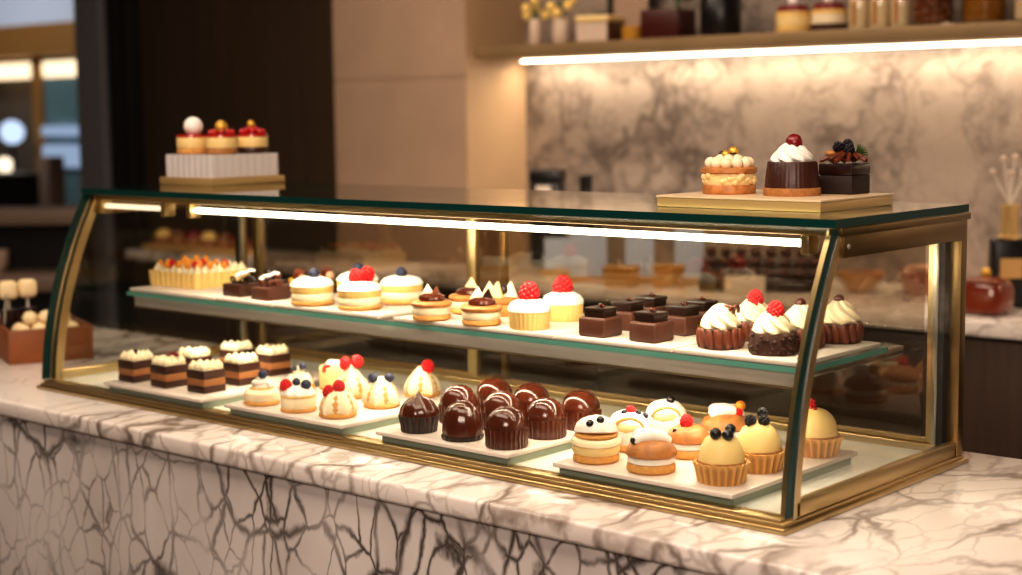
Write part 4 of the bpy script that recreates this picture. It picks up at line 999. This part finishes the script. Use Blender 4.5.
t = thing('black_canister', 'tall black ceramic jar on the wall shelf', 'jar', (-.05, 2.34, ZW)); part(t, 'jar_body', lambda b: lathe(b, [(.056, 0), (.06, .005), (.06, .11), (.05, .125), (.04, .13)], 32), 'black'); part(t, 'lid', lambda b: (lathe(b, [(.043, .13), (.045, .145), (.02, .155)], 28), ball(b, (0, 0, .165), .012)), 'black')
for x, lab in ((.198, 'round layered cake with dark topping on shelf, beside the black jar'), (.312, 'round layered cake with dark base on shelf, beside the milk bottles')):
    t = thing('layer_cake', lab, 'cake', (x, 2.34, ZW), 0, 'layered cakes on the wall shelf'); d = x > .25
    part(t, 'cake_base', lambda b: lathe(b, [(.048, 0), (.05, .003), (.05, .02)], 28), 'choc' if d else 'sponge'); part(t, 'cream_layer', lambda b: lathe(b, [(.049, .02), (.05, .023), (.05, .046)], 28), 'cream' if d else 'custard')
    part(t, 'sponge_layer', lambda b: lathe(b, [(.05, .046), (.05, .058), (.047, .06)], 28), 'sponge'); part(t, 'topping', lambda b: lathe(b, [(.044, .06), (.04, .075), (.01, .082)], 24, 8, .08), 'cherry'); part(t, 'cream_ball', lambda b: ball(b, (0, 0, .09), .016), 'white')
for k, (x, lab) in enumerate(((.405, 'milk bottle nearest the layered cakes on the wall shelf'), (.468, 'milk bottle between two others on the wall shelf'), (.531, 'milk bottle nearest the nut jar on the wall shelf'))):
    t = thing('milk_bottle', lab, 'bottle', (x, 2.34, ZW), 0, 'milk bottles on the wall shelf')
    part(t, 'glass', lambda b: lathe(b, [(.026, 0), (.029, .004), (.029, .09), (.018, .125), (.018, .15)], 24), 'jarglass', key='mb'); part(t, 'milk', lambda b: lathe(b, [(.025, .004), (.027, .008), (.027, .085)], 24), 'cream', key='mb'); part(t, 'cap', lambda b: lathe(b, [(.02, .15), (.02, .162)], 20), 'gold', key='mb'); part(t, 'ribbon', lambda b: box(b, -.006, .006, -.0305, -.029, .012, .075), 'biscuit_dark', key='mb')
def jar(x, r, h, fill, lab):
    t = thing('glass_jar', lab, 'jar', (x, 2.34, ZW), 0, 'glass jars on the wall shelf')
    part(t, 'glass', lambda b: lathe(b, [(r*.95, 0), (r, .004), (r, h), (r*.8, h+.012), (r*.8, h+.02)], 28), 'jarglass'); part(t, 'lid', lambda b: lathe(b, [(r*.85, h+.02), (r*.85, h+.035), (r*.8, h+.037)], 28), 'plinth')
    if fill == 'nuts':
        def nf(b):
            rd = random.Random(1); lathe(b, [(r*.8, .006), (r*.85, .01), (r*.85, h*.9)], 20)
            for k in range(60):
                a = rd.uniform(0, 6.3); ball(b, (r*.8*math.cos(a), r*.8*math.sin(a), rd.uniform(.014, h*.9)), .011, (1, 1, .8), 8, 6)
        part(t, 'nuts', nf, 'nuts')
    else: part(t, 'filling', lambda b: lathe(b, [(r*.88, .006), (r*.92, .01), (r*.92, h*.9)], 24), fill)
jar(.626, .055, .12, 'nuts', 'glass jar of brown nuts on the wall shelf')
jar(.768, .058, .12, 'amber2', 'glass jar of amber honey on the wall shelf')
jar(.905, .055, .12, 'cream', 'glass jar of pale sweets on the wall shelf')
t = thing('stem_glass', 'thin stemmed glass between the nut and honey jars on shelf', 'glass', (.697, 2.28, ZW)); part(t, 'foot', lambda b: lathe(b, [(.022, 0), (.02, .003), (.004, .006)], 20), 'vase'); part(t, 'bowl', lambda b: lathe(b, [(.004, .006), (.004, .06), (.018, .08), (.02, .12), (.0185, .12), (.016, .08)], 20), 'jarglass')

# ------------------------------------------------------------------ light
def area(name, loc, target, sx, sy, power, col=(255, 214, 165), spread=None):
    d = bpy.data.lights.new(name, 'AREA'); d.shape = 'RECTANGLE'; d.size = sx; d.size_y = sy; d.energy = power; d.color = lin(col)
    if spread: d.spread = spread
    o = bpy.data.objects.new(name, d); C.objects.link(o); o.location = loc
    v = Vector(target)-Vector(loc)
    up = 'Y'
    o.rotation_euler = v.to_track_quat('-Z', up).to_euler()
    return o
def down(name, loc, sx, sy, power, tilt=0, col=(255, 228, 196), spread=None):
    d = bpy.data.lights.new(name, 'AREA'); d.shape = 'RECTANGLE'; d.size = sx; d.size_y = sy; d.energy = power; d.color = lin(col)
    if spread: d.spread = spread
    o = bpy.data.objects.new(name, d); C.objects.link(o); o.location = loc; o.rotation_euler = (tilt, 0, 0); return o
down('case_light', (.92, .137, .3282), 1.22, .010, 4.3, .45, (255, 236, 208))
down('deck_light', (.80, .172, .1410), 1.36, .008, 2.3, .25, (255, 236, 208))
down('rear_case_light', (.80, .425, .333), 1.4, .012, .5, -.5, (255, 236, 208))
down('shelf_light', (1.6, 2.44, .662), 5.0, .02, 15, .05, (255, 232, 205))
down('ceiling_panel_light', (.8, -.75, 1.88), 2.6, .6, 45, .0, (255, 232, 212))
down('front_fill', (3.3, -2.6, 1.6), 1.6, 1.2, 110, .9, (255, 230, 214))  # added soft fill for the marble front, hangs free of the ceiling
down('counter_light', (2.2, .1, 1.85), .6, .6, 6, .0, (255, 226, 196))
down('back_counter_fill', (-.2, 1.35, 1.86), 2.2, .2, 8, .25, (255, 236, 216), 1.6)  # added fill to brighten the back counter, no fixture there
down('back_room_light', (-7.8, 3.6, 1.8), 2, 1, 42, .5, (235, 232, 232))
down('pillar_light', (-.9, .9, 1.85), 1.6, .5, 20, .55, (255, 226, 200))

w = bpy.data.worlds.new('World'); scene.world = w; w.use_nodes = True
w.node_tree.nodes['Background'].inputs[0].default_value = lin((255, 228, 200))+(1,)
w.node_tree.nodes['Background'].inputs[1].default_value = .07

# ------------------------------------------------------------------ camera
cam = bpy.data.cameras.new('camera'); co = bpy.data.objects.new('camera', cam); C.objects.link(co)
Rv = Vector((0.75249707, 0.65850517, -0.01091368)); Uv = Vector((-0.06596665, 0.09184952, 0.99358546)); Fv = Vector((-0.65528358, 0.74695021, -0.11255587))
m3 = Matrix((Rv, Uv, -Fv)).transposed()
co.matrix_world = Matrix.Translation((2.5293, -1.5537, .4999)) @ m3.to_4x4()
cam.sensor_width = 36; cam.lens = 1544.08/1022*36
cam.dof.use_dof = True; cam.dof.focus_distance = 2.12; cam.dof.aperture_fstop = 3.2
cam.clip_start = .05
scene.camera = co
scene.view_settings.view_transform = 'Standard'
scene.view_settings.look = 'Medium High Contrast'
scene.view_settings.exposure = 0
scene.cycles.max_bounces = 12
scene.cycles.transparent_max_bounces = 24
scene.cycles.caustics_reflective = False
scene.cycles.sample_clamp_indirect = 4
